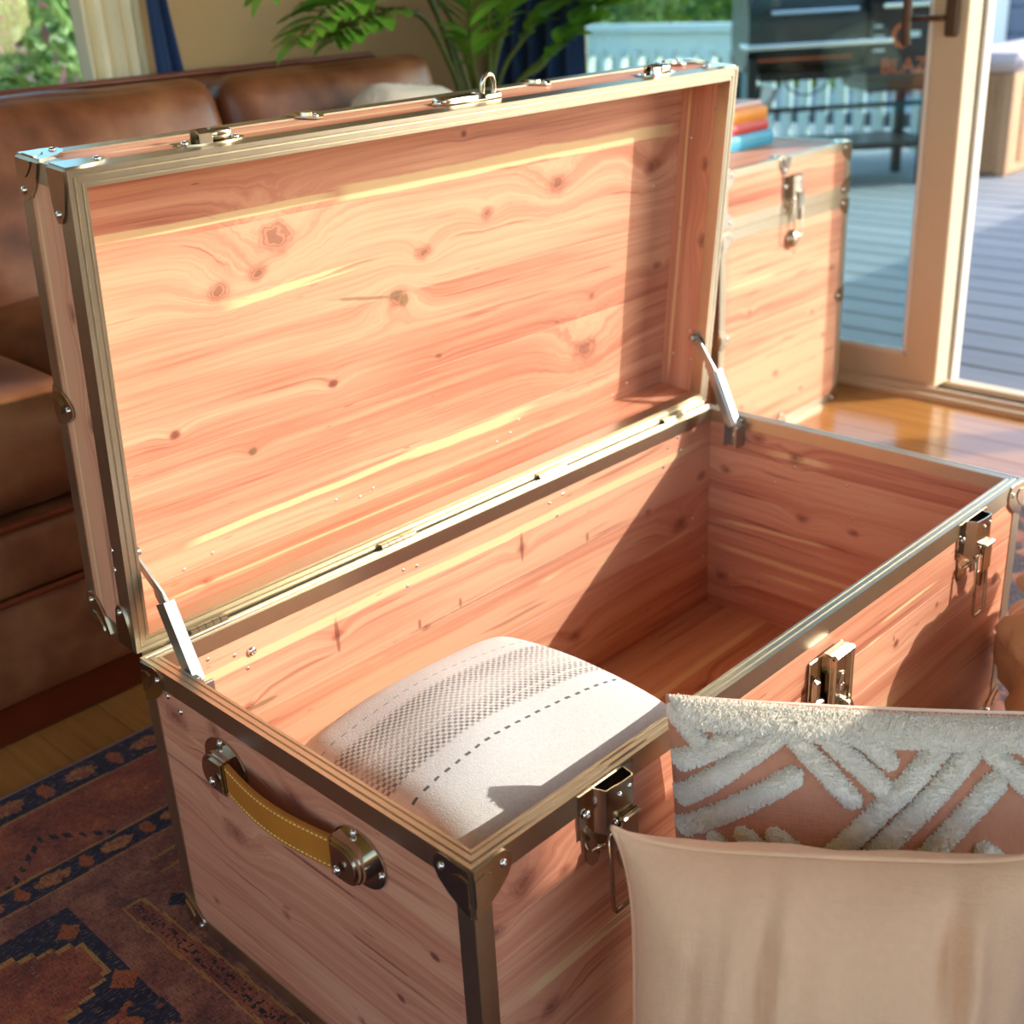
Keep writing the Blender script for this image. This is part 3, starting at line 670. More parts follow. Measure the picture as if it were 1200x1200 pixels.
# lid stays
def stay(x, s):
    """s=+1: left stay (fixed on the x=0 end), inward is +x"""
    A = Vector((x, .4655, .418)); Bp = Vector((x, .4275, .3775)); C = Vector((x, .394, .305)); o = MB()
    ch = MB(); dr = (C - Bp).normalized(); nr = Vector((0, -dr.z, dr.y))
    # C-shaped channel cylinder
    prof = [(.0, -.0085), (.0115, -.0085), (.0115, -.0055), (.0135, -.0035), (.0135, .0035), (.0115, .0055), (.0115, .0085), (0, .0085)]
    v = [P + Vector((s * (a - .0045), 0, 0)) + nr * b for P in (Bp, C) for a, b in prof]; m = len(prof)
    f = [(k, (k + 1) % m, m + (k + 1) % m, m + k) for k in range(m)] + [tuple(range(m))[::-1], tuple(range(m, 2 * m))]
    g = obj('lid_stay', ch.add(v, f), M['steel'], trunk, None, 30)
    arm = MB().band([A + Vector((-s * .004, 0, .002)), A + (Bp - A) * .55, A + (Bp - A) * .85 + Vector((s * .002, 0, 0)), Bp + dr * .012 + Vector((s * .003, 0, 0))], .0052, .0022, (Bp - A).normalized().cross(X))
    arm.plate(A + (Bp - A) * .62, (Bp - A).normalized(), (Bp - A).normalized().cross(X), X * s, [(0, -.004), (.010, -.010), (.022, -.0105), (.030, -.006), (.030, .004), (0, .004)], .002, 0)
    ao = obj('stay_arm', arm, M['steel'], g, None, 30)
    obj('pivot', MB().lathe(A + Vector((-s * .010, 0, 0)), X * s, [(.0055, 0), (.0055, .004), (.004, .012), (.004, .014), (.002, .015)], 12).box(A.x - s * .012, A.y - .007, A.z - .012, A.x - s * .006, A.y + .007, A.z + .008, c=.001), M['steel'], g, None, 40)
    lb = MB().box(x - s * .008, C.y - .012, C.z - .030, x + s * .001, C.y + .012, C.z + .010, c=.001).box(x - s * .008, C.y - .013, C.z - .030, x + s * .013, C.y - .009, C.z + .002, c=.001).box(x - s * .008, C.y + .007, C.z - .030, x + s * .013, C.y + .010, C.z + .002, c=.001)
    obj('stay_bracket', lb, M['steel'], g, None, 30); rivet((x + s * .001, C.y - .002, C.z - .014), X * s, g, None, s=1.3)
stay(.0205, 1); stay(L1 - .0205, -1)
# side handle (left end, faces -x): two plates with caps and a stitched leather strap
def handle(x):
    y0, y1, zc = .316, .140, .2565
    plates = []
    def cap(yc, sg):
        el = [(.033 * math.cos(a), .0265 * math.sin(a) * (1 if abs(math.cos(a)) > .5 else 1)) for a in [2 * PI * k / 24 for k in range(24)]]
        mb = MB().plate((x, yc, zc), Y, Z, -X, el, .0016, .0004)
        def fn(q, p): return q
        for hh, sc_ in ((.011, 1.0), (.0145, .93), (.0165, .80)):
            D_ = [(sg * .016 * sc_, -.0190 * sc_), (sg * .016 * sc_, .0190 * sc_)] + [(-sg * (.004 + .018 * math.sin(a)) * sc_, .0190 * math.cos(a) * sc_) for a in [PI * k / 12 for k in range(13)]]
            if sg > 0: D_ = D_[::-1]
            ar = sum(D_[i][0] * D_[(i + 1) % len(D_)][1] - D_[(i + 1) % len(D_)][0] * D_[i][1] for i in range(len(D_)))
            if ar < 0: D_ = D_[::-1]
            mb.plate((x, yc + sg * .004, zc), Y, Z, -X, D_, hh, .001)
        return mb
    lf = obj('handle', MB().band([(x - .012 - .008 * math.sin(PI * k / 14), y0 - .014 + (y1 - y0 + .028) * k / 14, zc + .000) for k in range(15)], .0160, .0042, Z), M['strap'], trunk, None, 60)
    lf['label'] = 'stitched tan leather strap handle'
    for zz in (-.0128, .0128):
        st = MB()
        for k in range(30):
            a, b = (k + .22) / 30, (k + .74) / 30
            pts = [(x - .0143 - .008 * math.sin(PI * q), y0 - .014 + (y1 - y0 + .028) * q, zc + zz) for q in (a, b)]
            st.tube(pts, .0007, 5)
        obj('stitching', st, M['thread'], lf, None, 60)['kind'] = 'stuff'
    for yc, sg in ((y0 + .006, -1), (y1 - .008, 1)):
        c = obj('handle_cap', cap(yc, sg), M['brass'], lf, None, 40)
        for dy, dz in ((-sg * .028, -.003), (.004, .0225), (.004, -.0225)): rivet((x - .002, yc + dy, zc + dz), -X, lf, None, s=1.0)
        rivet((x - .020, yc + sg * .006, zc - .004), -X, lf, None, s=1.3)
handle(-.0002)

# ---- the closed trunk by the patio door
mats2 = {k: cedar('cedar_pale_' + k, kn, st, CED) for k, kn, st in (
    ('front', [(.10, .27, .010, .8), (.20, .12, .012, 1.0), (.33, .22, .009, .9), (.38, .16, .010, .9), (.30, .06, .008, .7), (.08, .08, .009, .8), (.25, .36, .007, .7), (.4, .3, .012, .9)], [(.33, .002, .0, .2, 0)]),
    ('lid', [(.2, .2, .02, 1.2)], []))}
for k in ('back', 'left', 'right', 'bottom'): mats2[k] = mats2['front']
mats2['lidwall'] = mats2['lid']; mats2['lidend'] = mats2['lid']
x2, L2, y2, D2, H2, T2 = 1.424, .448, .797, .44, .442, .107
Ml2 = Matrix(((1, 0, 0, 0), (0, -1, 0, D2), (0, 0, -1, H2 + .0006), (0, 0, 0, 1)))
J2 = {'front': [.075, .16, .245, .33], 'back': [.11, .22, .33], 'left': [.11, .22, .33], 'right': [.11, .22, .33], 'bottom': [.2], 'lid': [.11, .22, .33]}
trunk2 = build_trunk('cedar_trunk', 'closed square cedar trunk with books on top beside the patio door', (x2, y2, -.006), L2, D2, H2, T2, Ml2, mats2, J2)
for (c, ex, ey) in (((0, 0), X, Y), ((L2, 0), -X, Y)):
    bracket(trunk2, None, (c[0], c[1], H2 - .006), [(ey, Z, -ex, EAR), (ex, Z, -ey, EAR)], sc_=.8)
    bracket(trunk2, None, (c[0], c[1], H2 + .008), [(ey, -Z, -ex, EAR), (ex, -Z, -ey, EAR)], sc_=.8)
    bracket(trunk2, None, (c[0], c[1], H2 + T2), [(ey, Z, -ex, EAR), (ex, Z, -ey, EAR), (ex, -ey, Z, EAR)], sc_=.9)
    bracket(trunk2, None, (c[0], c[1], 0), [(ey, -Z, -ex, EAR), (ex, -Z, -ey, EAR)], sc_=.85)
    clamp(trunk2, None, (c[0], 0, .235), Z, [(-ex, -Y), (-Y, -ex)])
clamp(trunk2, None, (L2 / 2, 0, 0), X, [(-Z, -Y)]); clamp(trunk2, None, (L2 / 2 - .02, 0, H2 + T2), X, [(Z, -Y), (-Y, Z)])
draw_latch(trunk2, None, L2 / 2 + .008, H2 + .072)
obj('lock_knob', MB().lathe((L2 / 2 + .012, -.001, H2 - .052), (0, -1, 0), [(.019, 0), (.019, .004), (.014, .010), (.006, .014), (.002, .0145)], 20), M['brass'], trunk2, None, 40)

# ================================================================== THINGS IN AND ON THE TRUNKS
def wovenmat():
    m, nt, p = newmat('striped_weave'); (x, y, z), v = xyz(nt)
    s = y + (noise(nt, vec(nt, x * 5, y * 5, z * 5), 1, 2) - .5) * .016 + x * .05 + (noise(nt, vec(nt, x * 90, y * 90, 0.0), 1, 1) - .5) * .0030
    wv = (x * 1250.0).m('SINE') * (s * 1250.0).m('SINE')
    chk = ((x * 900.0).m('SINE') * (s * 880.0).m('SINE')).step(-.15, .25)
    gr = noise(nt, vec(nt, x * 24, s * 230, 0.0), 1, 2)
    band = s.step(-.030, -.024) * (1.0 - s.step(.052, .058))
    rows = (noise(nt, vec(nt, x * 3.0, s * 160.0, 5.0), 1, 2)).step(.30, .46)
    dark = band * chk * rows * gr.step(.18, .42) * ((s - .014).abs().step(.004, .030) * .55 + .45)
    dash = ((x * 520.0).m('SINE')).step(-.1, .2)
    l1 = (1.0 - (s + .050).abs().step(.0010, .0020)) * dash; l2 = (1.0 - (s - .072).abs().step(.0005, .0013)) * dash * .6
    c = mixc(nt, noise(nt, v, 300, 2), lin(206, 203, 198), lin(232, 230, 226))
    c = mixc(nt, band * .25, c, lin(214, 202, 182)); c = mixc(nt, dark * .85, c, lin(112, 106, 104)); c = mixc(nt, l1.max(l2) * .9, c, lin(70, 70, 78))
    setc(nt, p, 'Base Color', c); p.inputs['Roughness'].default_value = .95; p.inputs['Sheen Weight'].default_value = .15
    bump(nt, p, noise(nt, v, 700, 1) * .8 + chk * band * .8, .35, .0012); return m
def fold_fn(q, p):
    k = mnoise.noise(Vector((q.x * 9, q.y * 9, q.z * 6))) * .007
    dz = -.016 * max(0, -p[0]) ** 2 - .022 * max(0, p[0]) ** 4 - .034 * max(0, p[1]) ** 2.6 - .020 * max(0, -p[1]) ** 3 + k
    return q + Vector((0, 0, dz if p[2] > 0 else 0))
thr = obj('woven_cushion', MB().rbox((0, 0, .143), (.325, .300, .268), .050, 40, (.004, .004, .012), fold_fn), wovenmat(), sharp=179)
thr.location = (.186, .172, .0105)
tag(thr, 'white woven cushion with grey stripes and dashed lines inside the open trunk', 'cushion')

def book(loc, w, d, h, rz, c, label, pages=True):
    t = thing('book', label, 'book', loc, rz, 'books stacked on the closed trunk'); t['category'] = 'book'
    m = plain('cover_' + label.split()[0], c, .45, 0, .06, 40); mb = MB(); th = .0028
    mb.box(0, 0, 0, w, d, th, c=.0006).box(0, 0, h - th, w, d, h, c=.0006)
    sp = [(y_, z_) for y_, z_ in [(.004 - .007 * math.cos(a), h / 2 + h / 2 * math.sin(a)) for a in [-PI / 2 + PI * k / 8 for k in range(9)]]]
    sp += [(.006, h - .001), (.006, .001)]
    mb.plate((0, 0, 0), Y, Z, X, sp, w); obj('cover', mb, m, t, None, 40)
    obj('pages', MB().box(.003, .005, th, w - .003, d - .004, h - th), plain('paper', lin(236, 226, 200), .9, 0, .05, 300), t, None, None)
zt2 = H2 + T2 + .0022 - .006
book((1.545, .925, zt2), .235, .165, .029, 0, lin(76, 172, 206), 'blue book at the bottom of the stack on the closed trunk')
book((1.548, .930, zt2 + .029), .224, .16, .021, .01, lin(206, 74, 72), 'red book in the middle of the stack on the closed trunk')
book((1.54, .934, zt2 + .05), .226, .155, .027, -.01, lin(234, 150, 52), 'orange book near the top of the stack on the closed trunk')
book((1.55, .936, zt2 + .077), .20, .15, .012, .0, lin(226, 190, 176), 'thin pale pink book topping the stack on the closed trunk')

# ---- pillows in front of the trunk
TI = math.radians(8); eE = Vector((.605, -.796, 0)).normalized(); nH = Vector((-.796, -.605, 0)).normalized()
uP = Vector((0, 0, 1)) * math.cos(TI) - nH * math.sin(TI); nP = nH * math.cos(TI) + Vector((0, 0, 1)) * math.sin(TI)
def pil_pt(s, t, W, Hh, T, side, ear=.022, wr=0.0, seed=0.0, pw=2):
    """s,t in -1..1 ; returns local (along e, up, normal)"""
    pin = lambda q: 1 - abs(q) ** pw
    x = s * W / 2 * (1 - ear / (W / 2) * pin(t) * abs(s) ** 3); y = t * Hh / 2 * (1 - ear / (Hh / 2) * pin(s) ** 1.0 * abs(t) ** 3)
    prof = max(0, (1 - abs(s) ** 2.6)) ** .55 * max(0, (1 - abs(t) ** 2.6)) ** .55
    h = T / 2 * prof
    if wr:
        q = Vector((x * 10 + seed, y * 10, seed)); h += wr * prof ** .4 * (mnoise.noise(q) * 1.0 + .6 * mnoise.noise(q * 2.3) + .25 * mnoise.noise(q * 5))
    return x, y, side * h
def pillow(name, A, W, Hh, T, mat, label, ear=.022, wr=.004, n=64, seed=0.0, wrink=None, pw=2, back=None):
    O = A + eE * (W / 2) - uP * (Hh / 2); v = []; f = []
    Mx = Matrix(((eE.x, uP.x, nP.x, O.x), (eE.y, uP.y, nP.y, O.y), (eE.z, uP.z, nP.z, O.z), (0, 0, 0, 1)))
    g = [math.sin(PI / 2 * (-1 + 2 * i / n)) for i in range(n + 1)]; idx = {}
    for side in (1, -1):
        for i in range(n + 1):
            for j in range(n + 1):
                ed = i in (0, n) or j in (0, n)
                k = (i, j, 0 if ed else side)
                if k in idx: continue
                p = list(pil_pt(g[i], g[j], W, Hh, T, side, ear, wr, seed, pw))
                if wrink and side > 0: p[2] += wrink(g[i], g[j]) * max(0, 1 - g[i] ** 4) * max(0, 1 - g[j] ** 6)
                idx[k] = len(v); v.append(p)
        for i in range(n):
            for j in range(n):
                q = []
                for di, dj in ((0, 0), (1, 0), (1, 1), (0, 1)):
                    a, b = i + di, j + dj; q.append(idx[(a, b, 0 if (a in (0, n) or b in (0, n)) else side)])
                f.append(tuple(q if side > 0 else q[::-1]))
    t = thing(name, label, 'pillow'); t.matrix_basis = Mx
    po = obj('pillow_cover', MB().add(v, f), mat, t, None, 179)
    if back:
        po.data.materials.append(back)
        for pg in po.data.polygons:
            if pg.index >= n * n: pg.material_index = 1
    pts = [pil_pt(s, tt, W, Hh, T, 1, ear, pw=pw)[:2] for s, tt in [(g[i], 1) for i in range(0, n, 2)] + [(1, -g[i]) for i in range(0, n, 2)] + [(-g[i], -1) for i in range(0, n, 2)] + [(-1, g[i]) for i in range(0, n, 2)]]
    return t, Mx, pts
# terracotta pillow with tufted white bars
WT, HT, TT = .50, .366, .125
def bulge_peach(s, t): return 0
tp, MT, tpts = pillow('tufted_pillow', Vector((.2135, -.0075, .362)), WT, HT, TT, M['terra'], 'terracotta pillow with raised white tufted bars leaning on the trunk', .010, .002, 60, 3.0, back=M['cream'])
def tuft(path, w=.0074, hh=.0068, name='tufted_bar'):
    """raised pile along a path given from the pillow's top-left corner (s right, t up), metres"""
    v = []; f = []; P = []
    for (a, b), (c, d) in zip(path[:-1], path[1:]):
        L = math.hypot(c - a, d - b); n = max(2, int(L / .0022))
        for i in range(n): P.append((a + (c - a) * i / n, b + (d - b) * i / n))
    P.append(path[-1]); m = 13; N = len(P)
    for i in range(N):
        a = P[max(i - 1, 0)]; b = P[min(i + 1, N - 1)]; tx, ty = b[0] - a[0], b[1] - a[1]; l = math.hypot(tx, ty) or 1; nx, ny = -ty / l, tx / l
        e = min(i, N - 1 - i) / 4.0; en = math.sqrt(max(.02, 1 - max(0, 1 - e) ** 2))
        for k in range(m):
            an = PI * k / (m - 1); jt = 1 + .30 * mnoise.noise(Vector((P[i][0] * 330, P[i][1] * 330, k * .9))) + .22 * mnoise.noise(Vector((P[i][0] * 800, P[i][1] * 800, k * 1.7)))
            off = -math.cos(an) * w * en * (1 + .25 * (jt - 1)); hgt = math.sin(an) * hh * en * jt
            x = P[i][0] + nx * off - WT / 2; y = P[i][1] + ny * off + HT / 2
            s, t = max(-.995, min(.995, x / (WT / 2))), max(-.995, min(.995, y / (HT / 2)))
            px, py, pz = pil_pt(s, t, WT, HT, TT, 1, .010, .002, 3.0); v.append((px, py, pz + hgt - .0008))
    for i in range(N - 1):
        for k in range(m - 1): f.append((i * m + k, i * m + k + 1, (i + 1) * m + k + 1, (i + 1) * m + k))
    f.append(tuple(range(m))); f.append(tuple((N - 1) * m + k for k in range(m))[::-1])
    f = [q[::-1] for q in f]; yr = random.Random(len(v)); ln = sum(math.hypot(c - a, d - b) for (a, b), (c, d) in zip(path[:-1], path[1:]))
    for _ in range(int(ln * 100 * 95 * w / .0064)):       # cut yarn ends of the pile
        i = yr.randrange(N - 1); k = yr.randrange(m - 1); p0 = Vector(v[i * m + k]).lerp(Vector(v[(i + 1) * m + k + 1]), yr.random())
        c0 = Vector(v[i * m + m // 2]); bs = (Vector(v[i * m]) + Vector(v[i * m + m - 1])) / 2
        dr = (p0 - bs).normalized() + Vector((yr.uniform(-.5, .5), yr.uniform(-.5, .5), yr.uniform(-.1, .5))); dr.normalize()
        l = yr.uniform(.0012, .0026); a1 = dr.orthogonal().normalized() * .0008; a2 = dr.cross(a1)
        o_ = len(v); b0 = p0 - dr * .0015
        v += [b0 + a1, b0 - a1 * .5 + a2 * .87, b0 - a1 * .5 - a2 * .87, p0 + dr * l + a1 * .8, p0 + dr * l - a1 * .4 + a2 * .7, p0 + dr * l - a1 * .4 - a2 * .7]
        f += [(o_, o_ + 1, o_ + 4, o_ + 3), (o_ + 1, o_ + 2, o_ + 5, o_ + 4), (o_ + 2, o_, o_ + 3, o_ + 5), (o_ + 3, o_ + 4, o_ + 5)]
    obj(name, MB().add(v, f), M['tuft'], tp, None, 179)
bars = [[(.001, -.008), (.030, -.036)], [(.001, -.056), (.071, -.014)], [(.001, -.087), (.094, -.012)], [(.001, -.113), (.104, -.044)], [(.086, -.006), (.147, -.066)], [(.112, -.006), (.171, -.056)],
        [(.140, -.006), (.175, -.034)], [(.116, -.120), (.214, -.012)], [(.140, -.124), (.235, -.016)], [(.178, -.124), (.252, -.036)], [(.234, -.010), (.275, -.050)], [(.233, -.090), (.268, -.124)],
        [(.078, -.092), (.124, -.128)], [(.053, -.096), (.100, -.130)], [(.030, -.106), (.070, -.140)], [(.203, -.106), (.236, -.134)], [(.258, -.004), (.300, -.042)], [(.290, -.130), (.390, -.020)], [(.318, -.132), (.410, -.030)],
        [(.02, -.15), (.12, -.24)], [(.05, -.15), (.15, -.24)], [(.15, -.25), (.26, -.14)], [(.19, -.26), (.30, -.15)], [(.30, -.16), (.40, -.26)], [(.34, -.15), (.46, -.27)], [(.42, -.02), (.48, -.09)], [(.44, -.15), (.48, -.19)], [(.03, -.34), (.14, -.26)], [(.20, -.34), (.30, -.25)]]
for b in bars: tuft(b)
tuft([(.006, -.010), (.05, -.0095), (.12, -.009), (.25, -.009), (.38, -.0095), (.492, -.010)], .0115, .009, 'tufted_edge')
tuft([(.003, -.0015), (.05, -.0010), (.25, .0002), (.45, -.0010), (.497, -.0015)], .006, .0075, 'tufted_edge')
# peach linen pillow with pinched corners
def peach_wr(s, t):
    w = 0
    for (s0, wd, dp, t0) in ((-.30, .022, -.007, .55), (-.23, .030, .006, .6), (.50, .05, -.010, .7), (.60, .06, .012, .6), (-.62, .04, -.003, .35), (-.05, .07, .002, .4), (-.45, .03, .003, .5), (.2, .05, -.002, .3)):
        w += dp * math.exp(-((s - s0 - (t - .8) * .10) / wd) ** 2) * math.exp(-((t - t0) / .35) ** 2)
    return w * 1.35
pp, MP, ppts = pillow('linen_pillow', Vector((.0875, -.0575, .332)), .309, .335, .135, M['peach'], 'plain peach linen pillow with pinched corners before the tufted pillow', .016, .009, 90, 9.0, peach_wr, 5)
obj('edge_seam', MB().tube([(x, y, .0015) for x, y in ppts], .0022, 6, closed=True), M['peach'], pp, None, 179)

# crumpled tan cloth bag standing at the trunk's far front corner
def bag_fn(q, p):
    n = Vector((q.x * 16, q.y * 16, q.z * 15)); k = mnoise.noise(n) * .030 + abs(mnoise.noise(n * 1.9)) * .028 + mnoise.noise(n * 3.7) * .006
    d = Vector((q.x, q.y, q.z * .5)); d = d.normalized() if d.length > 1e-6 else Vector((0, 0, 1))
    pinch = 1 - .30 * math.exp(-((q.z - .055) / .022) ** 2)
    q = q + d * k; return Vector((q.x * pinch, q.y * pinch, max(q.z, -.138)))
bagm = obj('cloth_bag', MB().rbox((0, 0, 0), (.175, .160, .27), .060, 34, (.02, .02, .02), bag_fn), M['tanbag'], sharp=179)
bagm.location = (.872, -.132, .138); tag(bagm, 'crumpled tan cloth bag on the rug by the open trunk', 'bag')

# ================================================================== RUG
def rugmat():
    m, nt, p = newmat('persian_rug'); (xx, yy, z), v = xyz(nt)
    q = .0024
    x = (xx / q).m('FLOOR') * q + q / 2; y = (yy / q).m('FLOOR') * q + q / 2
    wv = vec(nt, x, y, 0.0)
    warp = (noise(nt, wv, 7, 2) - .5) * .007
    y = y + warp; x = x + (noise(nt, vec(nt, y, x, 4.0), 6, 2) - .5) * .008
    red = ramp(nt, noise(nt, wv, 16, 4, .65), [(.3, lin(108, 52, 40)), (.5, lin(160, 78, 52)), (.7, lin(200, 112, 62))])
    dull = ramp(nt, noise(nt, wv, 22, 4, .65), [(.3, lin(100, 58, 54)), (.5, lin(146, 86, 68)), (.7, lin(184, 122, 92))])
    navy = ramp(nt, noise(nt, wv, 60, 3), [(.3, lin(16, 18, 38)), (.7, lin(42, 40, 66))])
    gold = lin(190, 134, 66); orange = lin(176, 92, 46)
    flor = ramp(nt, noise(nt, wv, 120, 2), [(.3, lin(150, 70, 48)), (.6, lin(188, 124, 72))])
    c = dull
    def motif(c, mask, per, ph, yc, rx, ry, colr):
        k = ((x + ph) / per); cell = (k.m('FRACT') - .5) * per
        an = (noise(nt, vec(nt, x * 120, y * 120, 7.0), 1, 3) - .5) * 2.0
        d = ((cell / rx).m('POWER', 2.0) + ((y - yc) / ry).m('POWER', 2.0)) + an
        return mixc(nt, mask * d.lt(.9), c, colr)
    A = y.between(.762, .812); c = mixc(nt, A, c, navy)
    c = motif(c, A, .094, .0, .787, .022, .014, flor); c = motif(c, A, .094, .047, .786, .009, .018, orange); c = motif(c, A, .047, .02, .778, .006, .006, lin(150, 84, 70))
    Bn = y.between(.647, .758); c = mixc(nt, Bn, c, red)
    c = mixc(nt, Bn * noise(nt, vec(nt, x * 3, y * 9, 2.0), 1, 2).step(.45, .62) * .8, c, dull)
    ck = ((x + y * 1.2) / .03).m('FRACT'); zig = ((x * 1.0 + .045).abs() * .9 + (y - .705) ).abs()
    dot = ((x / .0128).m('FRACT').lt(.5)) 
    c = mixc(nt, Bn * zig.lt(.006) * dot * x.lt(.03), c, lin(30, 24, 34))
    Cb = y.between(.608, .643); c = mixc(nt, Cb, c, navy)
    c = motif(c, Cb, .078, .03, .626, .021, .011, flor); c = motif(c, Cb, .078, .069, .625, .008, .013, orange)
    for yl, w, x0 in ((.7600, .0018, -9), (.645, .0018, -9), (.606, .0013, -9), (.571, .0014, .012), (.545, .0014, .018)):
        c = mixc(nt, (y - yl).abs().lt(w) * x.gt(x0) * .8, c, gold)
    # navy corner field with stepped medallion
    F = x.lt(-.080) * y.lt(.572); c = mixc(nt, F, c, navy)
    xs = (x / .0175).m('FLOOR') * .0175
    half = (-.098 - xs) * .50 + .022; dm = (y - .479).abs() - half
    c = mixc(nt, F * dm.lt(.0045) * x.lt(-.094), c, gold); c = mixc(nt, F * dm.lt(-.0015) * x.lt(-.100), c, red)
    for cx, cy, r in ((-.098, .535, .014), (-.092, .430, .016), (-.12, .37, .016), (-.10, .33, .014), (-.19, .37, .02), (.006, .490, .013)):
        dd = (x - cx).abs() + (y - cy).abs() * .9
        c = mixc(nt, dd.lt(r), c, orange if cx < 0 else navy)
    c = mixc(nt, F * dm.gt(.012) * noise(nt, wv, 40, 1).gt(.60) * y.lt(.42), c, red)
    # inner frame: two gold lines running towards the front
    xa = x - (.521 - y) * .040 + .042; xb = x - (.520 - y) * .050 + .019; inn = y.lt(.521)
    c = mixc(nt, inn * xa.gt(0.0) * xb.lt(0.0) * y.gt(-2.0) * .6, c, red)
    c = mixc(nt, inn * xa.gt(.006) * xb.lt(-.006) * noise(nt, wv, 190, 1).gt(.56), c, lin(40, 32, 32))
    c = mixc(nt, inn * (xa.abs().lt(.0016)).max(xb.abs().lt(.0018)) * .85, c, gold)
    c = mixc(nt, y.between(.519, .523) * xa.gt(-.001) * xb.lt(.001) * .85, c, gold)
    # generic blue-rose field for the far side of the rug
    far = x.gt(.93); fz = noise(nt, vec(nt, x, y, 3.0), 16, 3)
    c = mixc(nt, far * fz.step(.44, .52), c, navy); c = mixc(nt, far * x.gt(1.49), c, navy)
    # pile: light and dark threads
    th = noise(nt, vec(nt, xx * 110, yy * 700, 0.0), 1, 2); th2 = noise(nt, vec(nt, xx * 700, yy * 110, 0.0), 1, 2)
    c = mixc(nt, th.step(.56, .70) * .50, c, lin(206, 158, 120)); c = mixc(nt, th2.step(.50, .66) * .60, c, lin(44, 28, 28))
    setc(nt, p, 'Base Color', c); p.inputs['Roughness'].default_value = .95; p.inputs['Sheen Weight'].default_value = .1
    bump(nt, p, th + th2 + noise(nt, wv, 300, 1), .5, .0015); return m
rug = thing('rug', 'red and navy patterned rug under the open trunk', 'rug')
RUGZ = -.0005
obj('rug_pile', MB().box(-1.3, -1.3, -.0062, 1.535, .8125, -.0003), rugmat(), rug, None, None)
def edge(mb, A, B, r=.0030):
    A, B = Vector(A), Vector(B); n = int((B - A).length / .005); P = [A + (B - A) * i / n for i in range(n + 1)]
    mb.tube(P, [r * (1 + .22 * (i % 2)) for i in range(n + 1)], 6)
es = MB(); edge(es, (-1.3, .8145, -.0025), (1.537, .8145, -.0025)); edge(es, (1.537, .8145, -.0025), (1.537, -1.3, -.0025))
obj('bound_edge', es, plain('rug_binding', lin(140, 116, 104), .9, 0, .3, 400), rug, None, 179)

# ================================================================== SOFA
sofa = thing('sofa', 'brown leather sofa behind the open trunk under the garden window', 'sofa', (0, 0, 0))
SX0, SX1 = -1.15, 1.385
obj('plinth', MB().box(SX0 + .01, .925, -.006, SX1 - .01, 1.80, .055, c=.006), M['plinth'], sofa)
obj('base', MB().rbox(((SX0 + SX1) / 2, 1.36, .127), (SX1 - SX0, .90, .150), .016, 12, (0, .006, 0)), M['leather'], sofa, None, 60)
obj('front_rail', MB().rbox(((SX0 + SX1) / 2, 1.345, .248), (SX1 - SX0 - .01, .88, .096), .018, 12, (0, .006, 0)), M['leather'], sofa, None, 60)
for z in (.200, .297): obj('piping', MB().tube([(SX0, .906, z), (SX1, .906, z)], .0055, 8), M['piping'], sofa, None, 179)
def wrinkle(k, s):
    def fn(q, p): 
        n = Vector((q.x * 6 + s, q.y * 6, q.z * 6)); return q + Vector((0, 0, 1)) * mnoise.noise(n) * k + Vector((0, 1, 0)) * mnoise.noise(n * 1.7 + Vector((5, 1, 2))) * k
    return fn
for i, (a, b) in enumerate(((-1.0, -.36), (-.36, .245), (.245, .82), (.82, 1.26))):
    obj('seat_cushion', MB().rbox(((a + b) / 2, 1.245, .372), (b - a - .004, .67, .145), .055, 18, (0, .012, .022), wrinkle(.006, i * 3)), M['leather'], sofa, None, 179)
for i, (a, b) in enumerate(((-1.0, -.36), (-.36, .245), (.245, .845), (.845, 1.375))):
    Mb = Matrix.Translation(((a + b) / 2, 1.535, .555)) @ Matrix.Rotation(math.radians(-17), 4, 'X')
    o = obj('back_cushion', MB().rbox((0, 0, 0), (b - a - .003, .20, .375), .050, 22, (0, .030, .004), wrinkle(.006, 11 + i * 5)), M['leather'], sofa, Mb, 179)
obj('back_frame', MB().rbox(((SX0 + SX1) / 2, 1.745, .42), (SX1 - SX0, .13, .655), .03, 14), M['leather'], sofa, None, 179)
obj('piping', MB().tube([(SX0, 1.690, .748), (SX1 - .02, 1.690, .748), (SX1 - .004, 1.695, .738), (SX1 - .002, 1.70, .6)], .006, 8), M['piping'], sofa, None, 179)
for xa in (SX0 + .06, SX1 - .06): obj('arm', MB().rbox((xa, 1.33, .36), (.12, .84, .33), .035, 12), M['leather'], sofa, None, 179)
# cream pillow in the sofa's corner
def fuzzy(q, p):
    n = Vector((q.x * 90, q.y * 90, q.z * 90)); return q + Vector((1, 1, 1)) * mnoise.noise(n) * .004
cp = obj('throw_pillow', MB().rbox((0, 0, 0), (.235, .12, .30), .050, 30, (0, .03, 0), fuzzy), M['cream'], sharp=179)
cp.matrix_basis = Matrix.Translation((1.160, 1.330, .562)) @ Matrix.Rotation(math.radians(-20), 4, 'X') @ Matrix.Rotation(math.radians(8), 4, 'Y')
tag(cp, 'fluffy cream pillow in the corner of the leather sofa', 'pillow')

